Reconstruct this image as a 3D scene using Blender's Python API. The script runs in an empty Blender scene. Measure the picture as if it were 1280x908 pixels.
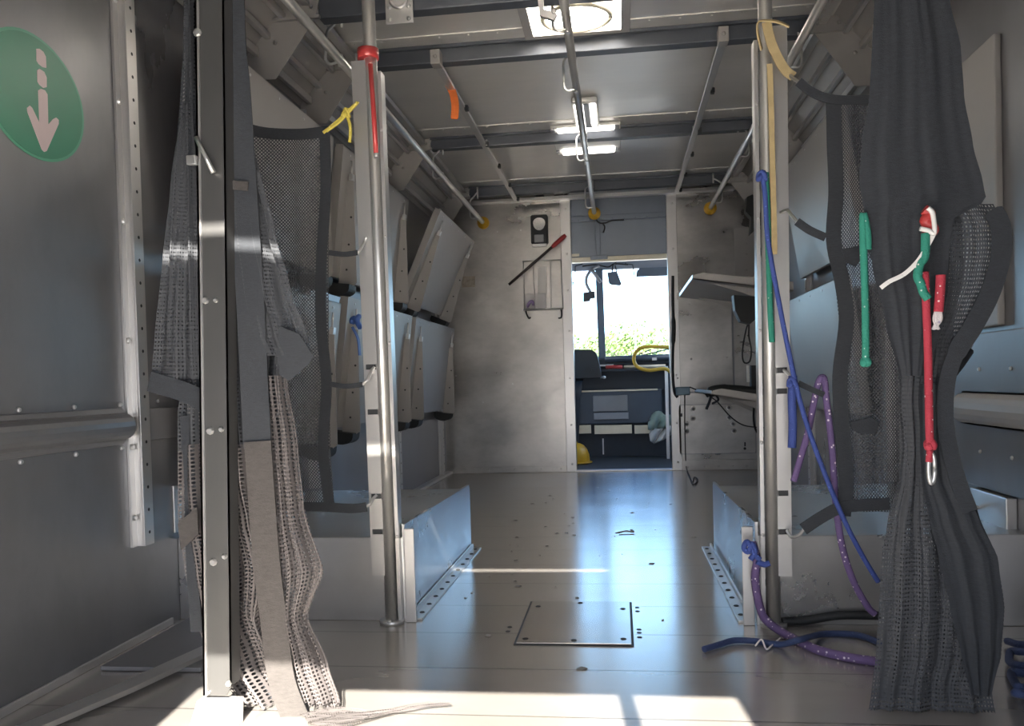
import bpy, bmesh, math, random
from mathutils import Vector, Matrix
random.seed(7)
C = bpy.context.scene.collection
sc = bpy.context.scene
PI = math.pi

# ------------------------------------------------------------------ camera model
YAW, PIT, ROL, F, CY, H = .12794, -.02182, -.02793, 1051.4, 501.07, .68
fw = Vector((-math.sin(YAW)*math.cos(PIT), math.cos(YAW)*math.cos(PIT), math.sin(PIT)))
r0 = Vector((math.cos(YAW), math.sin(YAW), 0)); u0 = r0.cross(fw)
rt = r0*math.cos(ROL)+u0*math.sin(ROL); up = -r0*math.sin(ROL)+u0*math.cos(ROL)
def ray(px, py): return rt*((px-640)/F)+up*(-(py-CY)/F)+fw
CAM = Vector((0, 0, H))
def UY(px, py, Y): d = ray(px, py); return CAM+d*(Y/d.y)      # photo point on the plane y = Y
def UZ(px, py, Z): d = ray(px, py); return CAM+d*((Z-H)/d.z)
def UX(px, py, X): d = ray(px, py); return CAM+d*(X/d.x)
cd = bpy.data.cameras.new('camera'); cam = bpy.data.objects.new('camera', cd); C.objects.link(cam)
cd.sensor_width = 36; cd.lens = F*36/1280; cd.shift_y = (CY-454)/1280; cd.clip_start = .02; cd.clip_end = 500
M = Matrix((rt, up, -fw)).transposed().to_4x4(); M.translation = CAM; cam.matrix_world = M
sc.camera = cam

# ------------------------------------------------------------------ materials
def nodes(m): return m.node_tree.nodes, m.node_tree.links
def mat(name, col, metal=0, rough=.5, var=.0, scale=3., stretch=(1, 1, 1), rvar=0., bump=0., bscale=60., spec=.5, col2=None, scratch=0.):
    m = bpy.data.materials.new(name); m.use_nodes = True; N, L = nodes(m); b = N['Principled BSDF']
    b.inputs['Metallic'].default_value = metal; b.inputs['Roughness'].default_value = rough
    b.inputs['Specular IOR Level'].default_value = spec
    c = (*col, 1)
    b.inputs['Base Color'].default_value = c
    if var or rvar or bump or scratch:
        tc = N.new('ShaderNodeTexCoord'); mp = N.new('ShaderNodeMapping'); mp.inputs['Scale'].default_value = stretch
        L.new(tc.outputs['Object'], mp.inputs['Vector'])
        n = N.new('ShaderNodeTexNoise'); n.inputs['Scale'].default_value = scale; n.inputs['Detail'].default_value = 6; n.inputs['Roughness'].default_value = .62
        L.new(mp.outputs[0], n.inputs['Vector'])
        src = None
        if var:
            r = N.new('ShaderNodeValToRGB'); r.color_ramp.elements[0].position = .3; r.color_ramp.elements[1].position = .7
            lo = col2 or tuple(x*(1-var) for x in col)
            r.color_ramp.elements[0].color = (*lo, 1); r.color_ramp.elements[1].color = c
            L.new(n.outputs['Fac'], r.inputs['Fac']); src = r.outputs['Color']
        if scratch:
            n3 = N.new('ShaderNodeTexNoise'); n3.inputs['Scale'].default_value = 9; n3.inputs['Detail'].default_value = 9; n3.inputs['Roughness'].default_value = .75
            n3.inputs['Distortion'].default_value = .3
            L.new(mp.outputs[0], n3.inputs['Vector'])
            r3 = N.new('ShaderNodeValToRGB'); r3.color_ramp.elements[0].position = .50; r3.color_ramp.elements[1].position = .88
            mx = N.new('ShaderNodeMix'); mx.data_type = 'RGBA'; mx.blend_type = 'MIX'
            ml = N.new('ShaderNodeMath'); ml.operation = 'MULTIPLY'; ml.inputs[1].default_value = scratch
            L.new(n3.outputs['Fac'], r3.inputs['Fac']); L.new(r3.outputs['Color'], ml.inputs[0]); L.new(ml.outputs[0], mx.inputs['Factor'])
            if src: L.new(src, mx.inputs['A'])
            else: mx.inputs['A'].default_value = c
            mx.inputs['B'].default_value = (*[x*.45 for x in col], 1); src = mx.outputs['Result']
        if src: L.new(src, b.inputs['Base Color'])
        if rvar:
            mr = N.new('ShaderNodeMapRange'); mr.inputs['From Min'].default_value = .3; mr.inputs['From Max'].default_value = .7
            mr.inputs['To Min'].default_value = rough-rvar; mr.inputs['To Max'].default_value = rough+rvar
            L.new(n.outputs['Fac'], mr.inputs['Value']); L.new(mr.outputs[0], b.inputs['Roughness'])
        if bump:
            n2 = N.new('ShaderNodeTexNoise'); n2.inputs['Scale'].default_value = bscale; n2.inputs['Detail'].default_value = 3
            L.new(mp.outputs[0], n2.inputs['Vector'])
            bp = N.new('ShaderNodeBump'); bp.inputs['Strength'].default_value = bump; bp.inputs['Distance'].default_value = .01
            L.new(n2.outputs['Fac'], bp.inputs['Height']); L.new(bp.outputs[0], b.inputs['Normal'])
    return m
ALU = mat('aluminium_sheet', (.62, .595, .56), .6, .40, .22, 2.2, (1, 1, 1), .10, .05, 9, scratch=.22)
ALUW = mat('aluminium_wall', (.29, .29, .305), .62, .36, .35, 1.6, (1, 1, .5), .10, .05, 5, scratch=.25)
ALUB = mat('aluminium_bulkhead', (.62, .60, .575), .85, .34, .5, 1.5, (1, 1, 1.6), .10, .16, 7, scratch=.45)
ALUS = mat('aluminium_shelf', (.385, .37, .355), .38, .52, .12, 2.5, (1, 1, 1), .08, .03, 8, scratch=.1)
ALUC = mat('aluminium_ceiling', (.74, .72, .69), .5, .40, .2, 1.6, (.5, 2, 1), .1, .10, 3.5, scratch=.12)
ALUX = mat('extruded_aluminium', (.62, .61, .60), .8, .36, .08, 3, (1, 1, .3), .03)
STEEL = mat('bright_steel_tube', (.70, .70, .69), .85, .36, .15, 8, (1, 1, 1), .08)
DKBEAM = mat('dark_grey_steel', (.085, .095, .115), .3, .5, .2, 8)
BOXF = mat('galvanised_box', (.60, .60, .60), .85, .30, .2, 3, (1, 1, 1), .06, .05, 12)
WHITEP = mat('white_paint', (.82, .80, .76), 0, .45, .1, 20)
BLACKP = mat('black_plastic', (.022, .024, .028), 0, .6, .2, 12)
RUBBER = mat('black_rubber', (.018, .02, .022), 0, .6, .2, 30)
NAVY = mat('dark_blue_grey_paint', (.06, .085, .12), .1, .45, .2, 4)
NAVYD = mat('dark_cab_panel', (.035, .045, .06), .05, .55, .25, 5)
CABM = mat('cab_grey_panel', (.22, .25, .30), .4, .4, .15, 3)
GREYP = mat('grey_plastic', (.23, .24, .26), .1, .45, .15, 6)
YEL = mat('yellow_plastic', (.72, .42, .03), 0, .4, .12, 20)
YELM = mat('yellow_painted_tube', (.75, .48, .05), 0, .35, .1, 12)
RED = mat('red_plastic', (.48, .045, .045), 0, .4, .15, 15)
ORANGE = mat('orange_webbing', (.85, .20, .04), 0, .7, .2, 60)
CREAM = mat('cream_metal', (.68, .63, .5), .3, .4, .15, 8)
WHITE = mat('white_paper', (.80, .79, .77), 0, .6, .06, 9)
PLASTICW = mat('clear_white_plastic', (.62, .60, .60), 0, .25, .1, 9)
GREEN = mat('green_vinyl', (.045, .235, .145), 0, .35, .1, 4)
GREENL = mat('green_vinyl_edge', (.09, .32, .21), 0, .35)
PALE = mat('pale_pink_vinyl', (.62, .50, .50), 0, .4, .06, 6)
WEB = mat('black_webbing', (.036, .041, .050), 0, .85, .3, 90, (1, 1, 4), bump=.3, bscale=300)
WEBB = mat('brown_webbing', (.072, .066, .064), 0, .9, .3, 60, (1, 1, 3), bump=.3, bscale=260)  # browner, lighter copy of the black webbing
BEIGE = mat('beige_strap', (.50, .39, .20), 0, .8, .25, 30)
WOODD = mat('dirty_deck', (.25, .23, .21), .2, .6, .3, 6)
BLUEP = mat('blue_tape', (.05, .13, .45), 0, .5, .2, 30)
TEAL = mat('teal_grey_box', (.12, .20, .26), .1, .4)
LILAC = mat('lilac_plastic', (.36, .26, .50), 0, .5)
BAGG = mat('pale_green_cloth', (.40, .52, .47), 0, .8, .2, 20)
BAGW = mat('white_cloth', (.78, .77, .75), 0, .9, .12, 18)
def rope_mat(name, col, fleck, amount=.45):
    m = bpy.data.materials.new(name); m.use_nodes = True; N, L = nodes(m); b = N['Principled BSDF']; b.inputs['Roughness'].default_value = .8
    tc = N.new('ShaderNodeTexCoord'); v = N.new('ShaderNodeTexVoronoi'); v.inputs['Scale'].default_value = 75
    L.new(tc.outputs['Object'], v.inputs['Vector'])
    r = N.new('ShaderNodeValToRGB'); r.color_ramp.interpolation = 'CONSTANT'
    r.color_ramp.elements[0].color = (*fleck, 1); r.color_ramp.elements[1].color = (*col, 1); r.color_ramp.elements[1].position = .28*amount*1.6
    L.new(v.outputs['Distance'], r.inputs['Fac']); L.new(r.outputs['Color'], b.inputs['Base Color'])
    w = N.new('ShaderNodeTexNoise'); w.inputs['Scale'].default_value = 260; L.new(tc.outputs['Object'], w.inputs['Vector'])
    bp = N.new('ShaderNodeBump'); bp.inputs['Strength'].default_value = .5; bp.inputs['Distance'].default_value = .004
    L.new(w.outputs['Fac'], bp.inputs['Height']); L.new(bp.outputs[0], b.inputs['Normal'])
    return m
R_BLUE = rope_mat('blue_rope', (.04, .07, .27), (.10, .17, .55), .3)
R_NAVY = rope_mat('dark_blue_rope', (.03, .05, .13), (.06, .09, .2), .3)
R_PURP = rope_mat('purple_rope', (.13, .085, .21), (.70, .62, .70), .45)
R_GREEN = rope_mat('green_rope', (.025, .23, .165), (.55, .65, .6), .28)
R_RED = rope_mat('red_rope', (.44, .04, .065), (.75, .6, .6), .3)
R_YEL = rope_mat('yellow_rope', (.60, .50, .09), (.75, .70, .4), .3)
R_BLK = rope_mat('black_cord', (.02, .02, .022), (.05, .05, .05), .2)
R_WHT = rope_mat('white_frayed_rope', (.70, .66, .66), (.45, .40, .55), .4)

def net_mat(name, col, pitch, hole, diamond=False):
    m = bpy.data.materials.new(name); m.use_nodes = True; N, L = nodes(m); b = N['Principled BSDF']
    b.inputs['Base Color'].default_value = (*col, 1); b.inputs['Roughness'].default_value = .85
    uv = N.new('ShaderNodeUVMap'); sp = N.new('ShaderNodeSeparateXYZ'); L.new(uv.outputs[0], sp.inputs[0])
    outs = []
    for k in 'XY':
        src = sp.outputs[k]
        if diamond:
            dd = N.new('ShaderNodeMath'); dd.operation = 'ADD' if k == 'X' else 'SUBTRACT'; L.new(sp.outputs['X'], dd.inputs[0]); L.new(sp.outputs['Y'], dd.inputs[1]); src = dd.outputs[0]
        a = N.new('ShaderNodeMath'); a.operation = 'DIVIDE'; a.inputs[1].default_value = pitch; L.new(src, a.inputs[0])
        f = N.new('ShaderNodeMath'); f.operation = 'FRACT'; L.new(a.outputs[0], f.inputs[0])
        s = N.new('ShaderNodeMath'); s.operation = 'SUBTRACT'; s.inputs[1].default_value = .5; L.new(f.outputs[0], s.inputs[0])
        ab = N.new('ShaderNodeMath'); ab.operation = 'ABSOLUTE'; L.new(s.outputs[0], ab.inputs[0]); outs.append(ab)
    p = []
    for o in outs:
        q = N.new('ShaderNodeMath'); q.operation = 'POWER'; q.inputs[1].default_value = 3; L.new(o.outputs[0], q.inputs[0]); p.append(q)
    ad = N.new('ShaderNodeMath'); ad.operation = 'ADD'; L.new(p[0].outputs[0], ad.inputs[0]); L.new(p[1].outputs[0], ad.inputs[1])
    lt = N.new('ShaderNodeMath'); lt.operation = 'GREATER_THAN'; lt.inputs[1].default_value = (hole/2)**3; L.new(ad.outputs[0], lt.inputs[0])
    tr = N.new('ShaderNodeBsdfTransparent'); mx = N.new('ShaderNodeMixShader')
    L.new(lt.outputs[0], mx.inputs[0]); L.new(tr.outputs[0], mx.inputs[1]); L.new(b.outputs[0], mx.inputs[2])
    L.new(mx.outputs[0], N['Material Output'].inputs['Surface'])
    return m
NETS = net_mat('diamond_mesh', (.06, .064, .072), .0095, .60, True)
NET = net_mat('black_mesh_net', (.06, .064, .072), .0085, .66)
NETD = net_mat('dense_black_mesh', (.052, .056, .064), .0085, .46)
NETB = net_mat('haze_lifted_mesh', (.115, .103, .103), .0085, .62)  # mesh colour lightened to stand in for veiling haze

def floor_mat(name, base, joints):
    m = mat(name, base, .66, .225, .14, 2.2, (.6, 1.6, 1), .02, .0, 20, scratch=.0)
    N, L = nodes(m); b = N['Principled BSDF']
    b.inputs['Anisotropic'].default_value = .6; tg = N.new('ShaderNodeCombineXYZ'); tg.inputs[1].default_value = 1; L.new(tg.outputs[0], b.inputs['Tangent'])   # brushed across the van
    if joints:      # plank joints across the van, every 0.30 m
        tc = N.new('ShaderNodeTexCoord'); sp = N.new('ShaderNodeSeparateXYZ'); L.new(tc.outputs['Object'], sp.inputs[0])
        a = N.new('ShaderNodeMath'); a.operation = 'DIVIDE'; a.inputs[1].default_value = .28; L.new(sp.outputs['Y'], a.inputs[0])
        f = N.new('ShaderNodeMath'); f.operation = 'FRACT'; L.new(a.outputs[0], f.inputs[0])
        lt = N.new('ShaderNodeMath'); lt.operation = 'LESS_THAN'; lt.inputs[1].default_value = .022; L.new(f.outputs[0], lt.inputs[0])
        ml = N.new('ShaderNodeMath'); ml.operation = 'MULTIPLY'; ml.inputs[1].default_value = .55; L.new(lt.outputs[0], ml.inputs[0])
        src = b.inputs['Base Color'].links[0].from_socket
        mx = N.new('ShaderNodeMix'); mx.data_type = 'RGBA'; L.new(ml.outputs[0], mx.inputs['Factor']); L.new(src, mx.inputs['A'])
        mx.inputs['B'].default_value = (.10, .095, .09, 1); L.new(mx.outputs['Result'], b.inputs['Base Color'])
    return m
FLOOR = floor_mat('worn_aluminium_floor', (.60, .565, .53), True)
FLOORH = floor_mat('worn_hatch_plate', (.46, .425, .39), False)
def glow_mat(name, col, s):
    m = bpy.data.materials.new(name); m.use_nodes = True; N, L = nodes(m); b = N['Principled BSDF']
    b.inputs['Base Color'].default_value = (*col, 1); b.inputs['Roughness'].default_value = .5
    b.inputs['Emission Color'].default_value = (*col, 1); b.inputs['Emission Strength'].default_value = s
    return m
GLASS = bpy.data.materials.new('windscreen_glass'); GLASS.use_nodes = True
def _g():
    N, L = nodes(GLASS); N.remove(N['Principled BSDF']); g = N.new('ShaderNodeBsdfGlossy'); g.inputs['Roughness'].default_value = .02
    t = N.new('ShaderNodeBsdfTransparent'); t.inputs['Color'].default_value = (.93, .97, .98, 1)
    fr = N.new('ShaderNodeFresnel'); fr.inputs['IOR'].default_value = 1.45; mx = N.new('ShaderNodeMixShader')
    L.new(fr.outputs[0], mx.inputs[0]); L.new(t.outputs[0], mx.inputs[1]); L.new(g.outputs[0], mx.inputs[2]); L.new(mx.outputs[0], N['Material Output'].inputs['Surface'])
_g()

# ------------------------------------------------------------------ mesh builder
ORG = {}
def origin_of(o): return ORG.get(o.name, Vector((0, 0, 0)))
SPLIT = {'bolts': 'bolt', 'rivets': 'rivet', 'screws': 'screw', 'punched_holes': 'punched_hole', 'rib_rivets': 'rib_rivet', 'slot_backing': 'slot', 'lens': 'lens', 'small_hole': 'small_hole', 'corner_clip': 'corner_clip', 'hanger': 'hanger', 'panel_screws': 'panel_screw'}
class MB:
    def __init__(s): s.b = bmesh.new(); s.uv = None
    def box(s, x0, x1, y0, y1, z0, z1, bev=.0, mx=None):
        r = bmesh.ops.create_cube(s.b, size=1); vs = r['verts']
        for v in vs: v.co = Vector(((x0+x1)/2+v.co.x*(x1-x0), (y0+y1)/2+v.co.y*(y1-y0), (z0+z1)/2+v.co.z*(z1-z0)))
        if bev:
            es = list({e for v in vs for e in v.link_edges}); q = bmesh.ops.bevel(s.b, geom=es, offset=bev, segments=2, affect='EDGES', profile=.5)
            vs = list({v for v in q['verts']} | {v for v in vs if v.is_valid})
        if mx:
            for v in vs: v.co = mx @ v.co
        return s
    def prism(s, pts, n, bev=0):          # closed polygon extruded along n
        pts = [Vector(p) for p in pts]; n = Vector(n)
        a = [s.b.verts.new(p) for p in pts]; c = [s.b.verts.new(p+n) for p in pts]; k = len(pts)
        s.b.faces.new(a); s.b.faces.new(list(reversed(c)))
        for i in range(k): s.b.faces.new((a[i], c[i], c[(i+1) % k], a[(i+1) % k]))
        return s
    def tube(s, pts, r, n=10, cap=True, smooth=True):
        pts = [Vector(p) for p in pts]; rings = []; prev = None
        rr = r if isinstance(r, (list, tuple)) else [r]*len(pts)
        for i, p in enumerate(pts):
            t = (pts[min(i+1, len(pts)-1)]-pts[max(i-1, 0)])
            if t.length < 1e-9: t = Vector((0, 0, 1))
            t.normalize()
            if prev is None: a = t.orthogonal().normalized()
            else:
                a = prev-t*prev.dot(t); a = a.normalized() if a.length > 1e-6 else t.orthogonal().normalized()
            prev = a; c = t.cross(a)
            rings.append([s.b.verts.new(p+(a*math.cos(2*PI*k/n)+c*math.sin(2*PI*k/n))*rr[i]) for k in range(n)])
        for i in range(len(rings)-1):
            for k in range(n):
                f = s.b.faces.new((rings[i][k], rings[i][(k+1) % n], rings[i+1][(k+1) % n], rings[i+1][k])); f.smooth = smooth
        if cap: s.b.faces.new(list(reversed(rings[0]))); s.b.faces.new(rings[-1])
        return s
    def band(s, pts, w, t, side):         # flat strap following pts; side = width direction
        side = Vector(side).normalized(); pts = [Vector(p) for p in pts]; rings = []
        for i, p in enumerate(pts):
            d = (pts[min(i+1, len(pts)-1)]-pts[max(i-1, 0)]).normalized(); sd = (side-d*side.dot(d)).normalized(); nn = d.cross(sd)
            ww = w[i] if isinstance(w, (list, tuple)) else w
            rings.append([s.b.verts.new(p+sd*a*ww/2+nn*b*t/2) for a, b in ((-1, -1), (1, -1), (1, 1), (-1, 1))])
        for i in range(len(rings)-1):
            for k in range(4): s.b.faces.new((rings[i][k], rings[i][(k+1) % 4], rings[i+1][(k+1) % 4], rings[i+1][k]))
        s.b.faces.new(list(reversed(rings[0]))); s.b.faces.new(rings[-1])
        return s
    def lathe(s, prof, mx=None, n=20):    # profile (r, z) revolved about z
        rings = []
        for r, z in prof:
            rings.append([s.b.verts.new((mx or Matrix()) @ Vector((max(r, 1e-4)*math.cos(2*PI*k/n), max(r, 1e-4)*math.sin(2*PI*k/n), z))) for k in range(n)])
        for i in range(len(rings)-1):
            for k in range(n):
                f = s.b.faces.new((rings[i][k], rings[i][(k+1) % n], rings[i+1][(k+1) % n], rings[i+1][k])); f.smooth = True
        s.b.faces.new(list(reversed(rings[0]))); s.b.faces.new(rings[-1])
        return s
    def bolt(s, p, n, r=.007, h=.005):
        n = Vector(n).normalized(); q = n.to_track_quat('Z', 'Y').to_matrix().to_4x4(); q.translation = Vector(p)
        return s.lathe([(r, -.002), (r, h*.4), (r*.7, h), (0, h)], q, 8)
    def grid(s, rows, uvs=None):
        if s.uv is None: s.uv = s.b.loops.layers.uv.new('UVMap')
        g = [[s.b.verts.new(p) for p in r] for r in rows]
        for i in range(len(g)-1):
            for j in range(len(g[0])-1):
                f = s.b.faces.new((g[i][j], g[i][j+1], g[i+1][j+1], g[i+1][j])); f.smooth = True
                if uvs:
                    for lp, (a, c) in zip(f.loops, ((i, j), (i, j+1), (i+1, j+1), (i+1, j))): lp[s.uv].uv = uvs[a][c]
        return s
    def islands(s):
        seen = set(); out = []
        for v in s.b.verts:
            if v in seen: continue
            st = [v]; seen.add(v); isl = []
            while st:
                w = st.pop(); isl.append(w)
                for e in w.link_edges:
                    o = e.other_vert(w)
                    if o not in seen: seen.add(o); st.append(o)
            out.append(isl)
        return out
    def build(s, name, m, parent=None, origin=None):
        if name in SPLIT and parent is not None:      # one object per piece
            s.b.verts.ensure_lookup_table(); bmesh.ops.recalc_face_normals(s.b, faces=s.b.faces); o0 = origin_of(parent); o = None
            for isl in s.islands():
                me = bpy.data.meshes.new(SPLIT[name]); k = {v: i for i, v in enumerate(isl)}; fs = {f for v in isl for f in v.link_faces}
                c = sum((v.co for v in isl), Vector())/len(isl)
                me.from_pydata([v.co-c for v in isl], [], [[k[v] for v in f.verts] for f in fs]); me.materials.append(m)
                o = bpy.data.objects.new(SPLIT[name], me); C.objects.link(o); o.parent = parent; o.location = c-o0; ORG[o.name] = c
            s.b.free(); return o
        bmesh.ops.recalc_face_normals(s.b, faces=s.b.faces)
        if parent is not None: o0 = origin_of(parent)
        elif origin is not None: o0 = Vector(origin)
        else:
            xs = [v.co for v in s.b.verts]; lo = [min(v[i] for v in xs) for i in range(3)]; hi = [max(v[i] for v in xs) for i in range(3)]
            o0 = Vector(((lo[0]+hi[0])/2, (lo[1]+hi[1])/2, lo[2]))
        for v in s.b.verts: v.co -= o0
        me = bpy.data.meshes.new(name); s.b.to_mesh(me); s.b.free(); me.materials.append(m)
        o = bpy.data.objects.new(name, me); C.objects.link(o); ORG[o.name] = o0
        if parent is not None: o.parent = parent
        else: o.location = o0
        return o
def tag(o, label=None, cat=None, group=None, kind=None):
    if label: o['label'] = label
    if cat: o['category'] = cat
    if group: o['group'] = group
    if kind: o['kind'] = kind
    return o
def struct(name, mb, m):
    o = mb.build(name, m, origin=(0, 0, 0)); o['kind'] = 'structure'; return o
def empty(name, loc, label, cat, group=None):
    o = bpy.data.objects.new(name, None); C.objects.link(o); o.location = loc; o.empty_display_size = .05
    ORG[o.name] = Vector(loc); return tag(o, label, cat, group)
def copy_tree(o, loc=None, rot=None, label=None, parent=None):
    c = o.copy(); C.objects.link(c)
    if parent is not None: c.parent = parent
    if loc is not None: c.location = loc; ORG[c.name] = Vector(loc)
    if rot is not None: c.rotation_euler = rot
    if label: c['label'] = label
    for ch in [x for x in C.objects if x.parent == o]: copy_tree(ch, parent=c)
    return c
def smooth(pts, k=6):                      # Catmull-Rom through the points
    P = [Vector(p) for p in pts]; out = []
    for i in range(len(P)-1):
        a, b, c, d = P[max(i-1, 0)], P[i], P[i+1], P[min(i+2, len(P)-1)]
        for j in range(k):
            t = j/k; out.append(.5*((2*b)+(c-a)*t+(2*a-5*b+4*c-d)*t*t+(3*b-a-3*c+d)*t**3))
    return out+[P[-1]]

# ------------------------------------------------------------------ van shell
XL, XR, ZC, YB, YR = -1.32, 1.06, 2.09, 6.265, .25
DL, DR = -.350, .412                                     # doorway in the bulkhead
m = MB(); m.box(XL-.05, XR+.05, YR-.25, YB+.06, -.06, 0); struct('floor', m, FLOOR)
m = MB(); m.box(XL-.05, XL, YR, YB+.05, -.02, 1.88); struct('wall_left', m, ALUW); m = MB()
m.prism([(XL-.05, YR, 1.88), (XL, YR, 1.88), (-1.13, YR, ZC), (-1.13, YR, ZC+.05), (XL-.05, YR, ZC+.05)], (0, YB+.05-YR, 0)); struct('trim_20', m, ALUS)
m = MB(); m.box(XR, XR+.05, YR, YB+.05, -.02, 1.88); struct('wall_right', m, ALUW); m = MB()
m.prism([(XR+.05, YR, 1.88), (XR, YR, 1.88), (.87, YR, ZC), (.87, YR, ZC+.05), (XR+.05, YR, ZC+.05)], (0, YB+.05-YR, 0)); struct('trim_21', m, ALUS)
m = MB(); m.box(XL-.05, XR+.05, YR, YB+.4, ZC, ZC+.04); struct('ceiling', m, ALUC)
# bulkhead: sheets either side of the doorway
m = MB(); m.box(XL, DL+.012, YB, YB+.04, 0, ZC); struct('wall_front_left', m, ALUB)
m = MB(); m.box(DR-.03, XR, YB, YB+.04, 0, ZC); struct('wall_front_right', m, ALUB)
# door edge trims with screws
def jamb(name, x0, x1, top):
    m = MB(); m.box(x0, x1, YB-.008, YB+.05, 0, top, .003)
    for z in (.06, .35, .7, 1.05, 1.35, 1.62, 1.95): m.bolt(((x0+x1)/2+.006, YB-.008, z), (0, -1, 0), .008, .004)
    struct(name, m, ALUX)
jamb('trim_1', DL-.058, DL+.018, 2.03); jamb('trim_2', DR-.045, DR+.028, 2.04)
m = MB(); m.box(XL, DL-.058, YB-.012, YB, 0, .045, .002); m.box(DR+.028, XR, YB-.012, YB, 0, .075, .002)
for x in [-1.2, -1.0, -.8, -.6, -.45, .48, .6, .7, .8, .9, 1.0]: m.bolt((x, YB-.012, .025), (0, -1, 0), .007, .004)
struct('baseboard_front', m, ALUB)
m = MB(); m.box(DL, DR, YB-.01, YB+.05, 0, .012, .003); struct('trim_3', m, ALUX)
m = MB(); m.box(XL, XL+.05, 2.4, YB-.02, 0, .02, .004); m.box(XL, XL+.008, .4, 2.3, 0, .02, .002); struct('baseboard_left', m, ALUX)
# rear wall with the part-lowered roll-up door, behind the camera
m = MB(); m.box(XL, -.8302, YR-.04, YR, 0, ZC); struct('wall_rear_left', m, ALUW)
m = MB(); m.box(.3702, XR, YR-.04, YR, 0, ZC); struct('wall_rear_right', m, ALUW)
door = empty('roll_up_door', (-.23, YR-.02, 1.16), 'half lowered roll-up rear door with a pull strap hanging from its bottom edge', 'door')
m = MB()
for k in range(8): m.box(-.83, .37, YR-.03, YR-.005, 1.182+.103*k, 1.182+.103*(k+1)-(.004 if k == 7 else .0), .002)
m.build('door_panel', ALUW, door)
m = MB(); m.box(-.83, .37, YR-.035, YR, 1.160, 1.182, .003); m.build('bottom_bar', ALUX, door)
m = MB(); m.band([(.137, YR-.02, 1.165), (.138, YR-.02, 1.08), (.137, YR-.02, .99)], .035, .003, (1, 0, 0)); m.build('pull_strap', WEB, door)
m = MB(); m.box(-.83, .37, YR-.04, YR, 2.046, ZC); m.box(.19, .37, YR-.04, YR-.0, 2.008, 2.046); struct('trim_4', m, ALUX)  # short right-hand box added to cut the sun slit's length

# ------------------------------------------------------------------ ceiling beams with gusset plates
BE = [(2.97, 'nearest the camera, crossing in front of the roof vent', .085), (3.50, 'second from the camera, behind the roof vent', .07), (4.78, 'crossing in front of the dome light, third from the camera', .065), (6.02, 'farthest back, just before the bulkhead', .07)]
for Y, where, h in BE:
    e = empty('ceiling_beam', (-.13, Y, ZC), 'dark grey steel ceiling beam '+where, 'beam', 'ceiling beams')
    m = MB(); m.box(-1.04, .78, Y-.03, Y+.03, ZC-h, ZC, .004); m.box(-1.04, .78, Y-.045, Y+.045, ZC-.014, ZC-.001); m.build('beam_channel', DKBEAM, e)
    for sgn, x0, xw in ((-1, -1.03, XL), (1, .77, XR)):
        m = MB(); w = xw-x0
        m.prism([(x0, Y-.036, ZC-.005), (x0-.02*sgn*-1, Y-.036, ZC-h), (x0+w*.60, Y-.036, 1.80), (x0+w*.985, Y-.036, 1.80), (x0+w*.985, Y-.036, 1.93), (x0+w*.5, Y-.036, ZC-.01)], (0, .005, 0))
        xa, xb = sorted((x0+.0*w, x0+w*.62)); m.box(xa, xb, Y-.05, Y-.034, ZC-h-.004, ZC-h+.006)
        for f in (.12, .4): m.bolt((x0+w*f, Y-.037, ZC-h*.5), (0, -1, 0), .008, .006)
        m.bolt((x0+w*.6, Y-.037, 1.93), (0, -1, 0), .008, .006)
        tag(m.build('gusset_plate', ALUS, e), 'pale aluminium gusset plate')
m = MB(); m.box(-1.1, .85, 6.11, 6.20, ZC-.035, ZC-.002, .003); m.box(-1.1, .85, 6.20, 6.265, ZC-.075, ZC-.05, .003)
for k in range(18): m.bolt((-1.05+k*.107, 6.15, ZC-.035), (0, 0, -1), .006, .004)
struct('trim_5', m, ALUX)
# lengthwise roof rails in the coves, seams with rivets
n_t = 6
for sgn, wx in ((1, XL), (-1, XR)):
    m = MB()
    for (dx, z, w, h) in ((.045, 1.90, .018, .03), (.09, 1.955, .02, .022), (.15, 2.02, .018, .025), (.235, 2.065, .03, .025)):
        x = wx+sgn*dx; m.box(x-w/2, x+w/2, YR, 6.2, z-h/2, z+h/2, .002)
    struct('trim_%d' % n_t, m, ALUX); n_t += 1
m = MB()
for Y in (3.38, 4.60, 5.85):
    m.box(-1.1, .86, Y-.02, Y+.02, ZC-.004, ZC)
    for k in range(16): m.bolt((-1.05+k*.12, Y, ZC-.003), (0, 0, -1), .006, .004)
struct('trim_%d' % n_t, m, ALUC); n_t += 1

# ------------------------------------------------------------------ wall uprights (perforated angle posts)
up_lab = {2.135: 'nearest the camera, ending above the floor', 3.45: 'behind the black net, second along', 4.81: 'between the middle and far shelves', 6.02: 'beside the bulkhead'}
def upright(x, Y, sgn, z0, z1, side):
    e = empty('wall_upright', (x, Y, z0), 'perforated aluminium wall post on the %s, %s' % (side, up_lab[Y]), 'post', 'perforated wall posts')
    m = MB(); m.box(x-.004, x+.004, Y-.026, Y-.002, z0, z1, .001)
    a, b = sorted((x, x+sgn*.018)); m.box(a, b, Y-.004, Y+.004, z0, z1, .001)
    a, b = sorted((x+sgn*.018, x+sgn*.026)); m.box(a, b, Y-.004, Y+.042, z0, z1, .001)
    m.build('angle', ALUX, e)
    m = MB(); k = 0; z = z0+.035
    while z < z1-.03:
        m.bolt((x+sgn*.026, Y+.02, z), (sgn, 0, 0), .0048, .001); z += .062; k += 1
    tag(m.build('punched_holes', BLACKP, e), 'column of small dark punched holes')
    m = MB()
    for f in (.05, .17, .35, .55, .75, .92): m.bolt((x+sgn*.004, Y-.014, z0+(z1-z0)*f), (sgn, 0, 0), .008, .006)
    m.build('bolts', STEEL, e)
upright(XL+.004, 2.135, 1, .262, 1.86, 'left wall')
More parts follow.
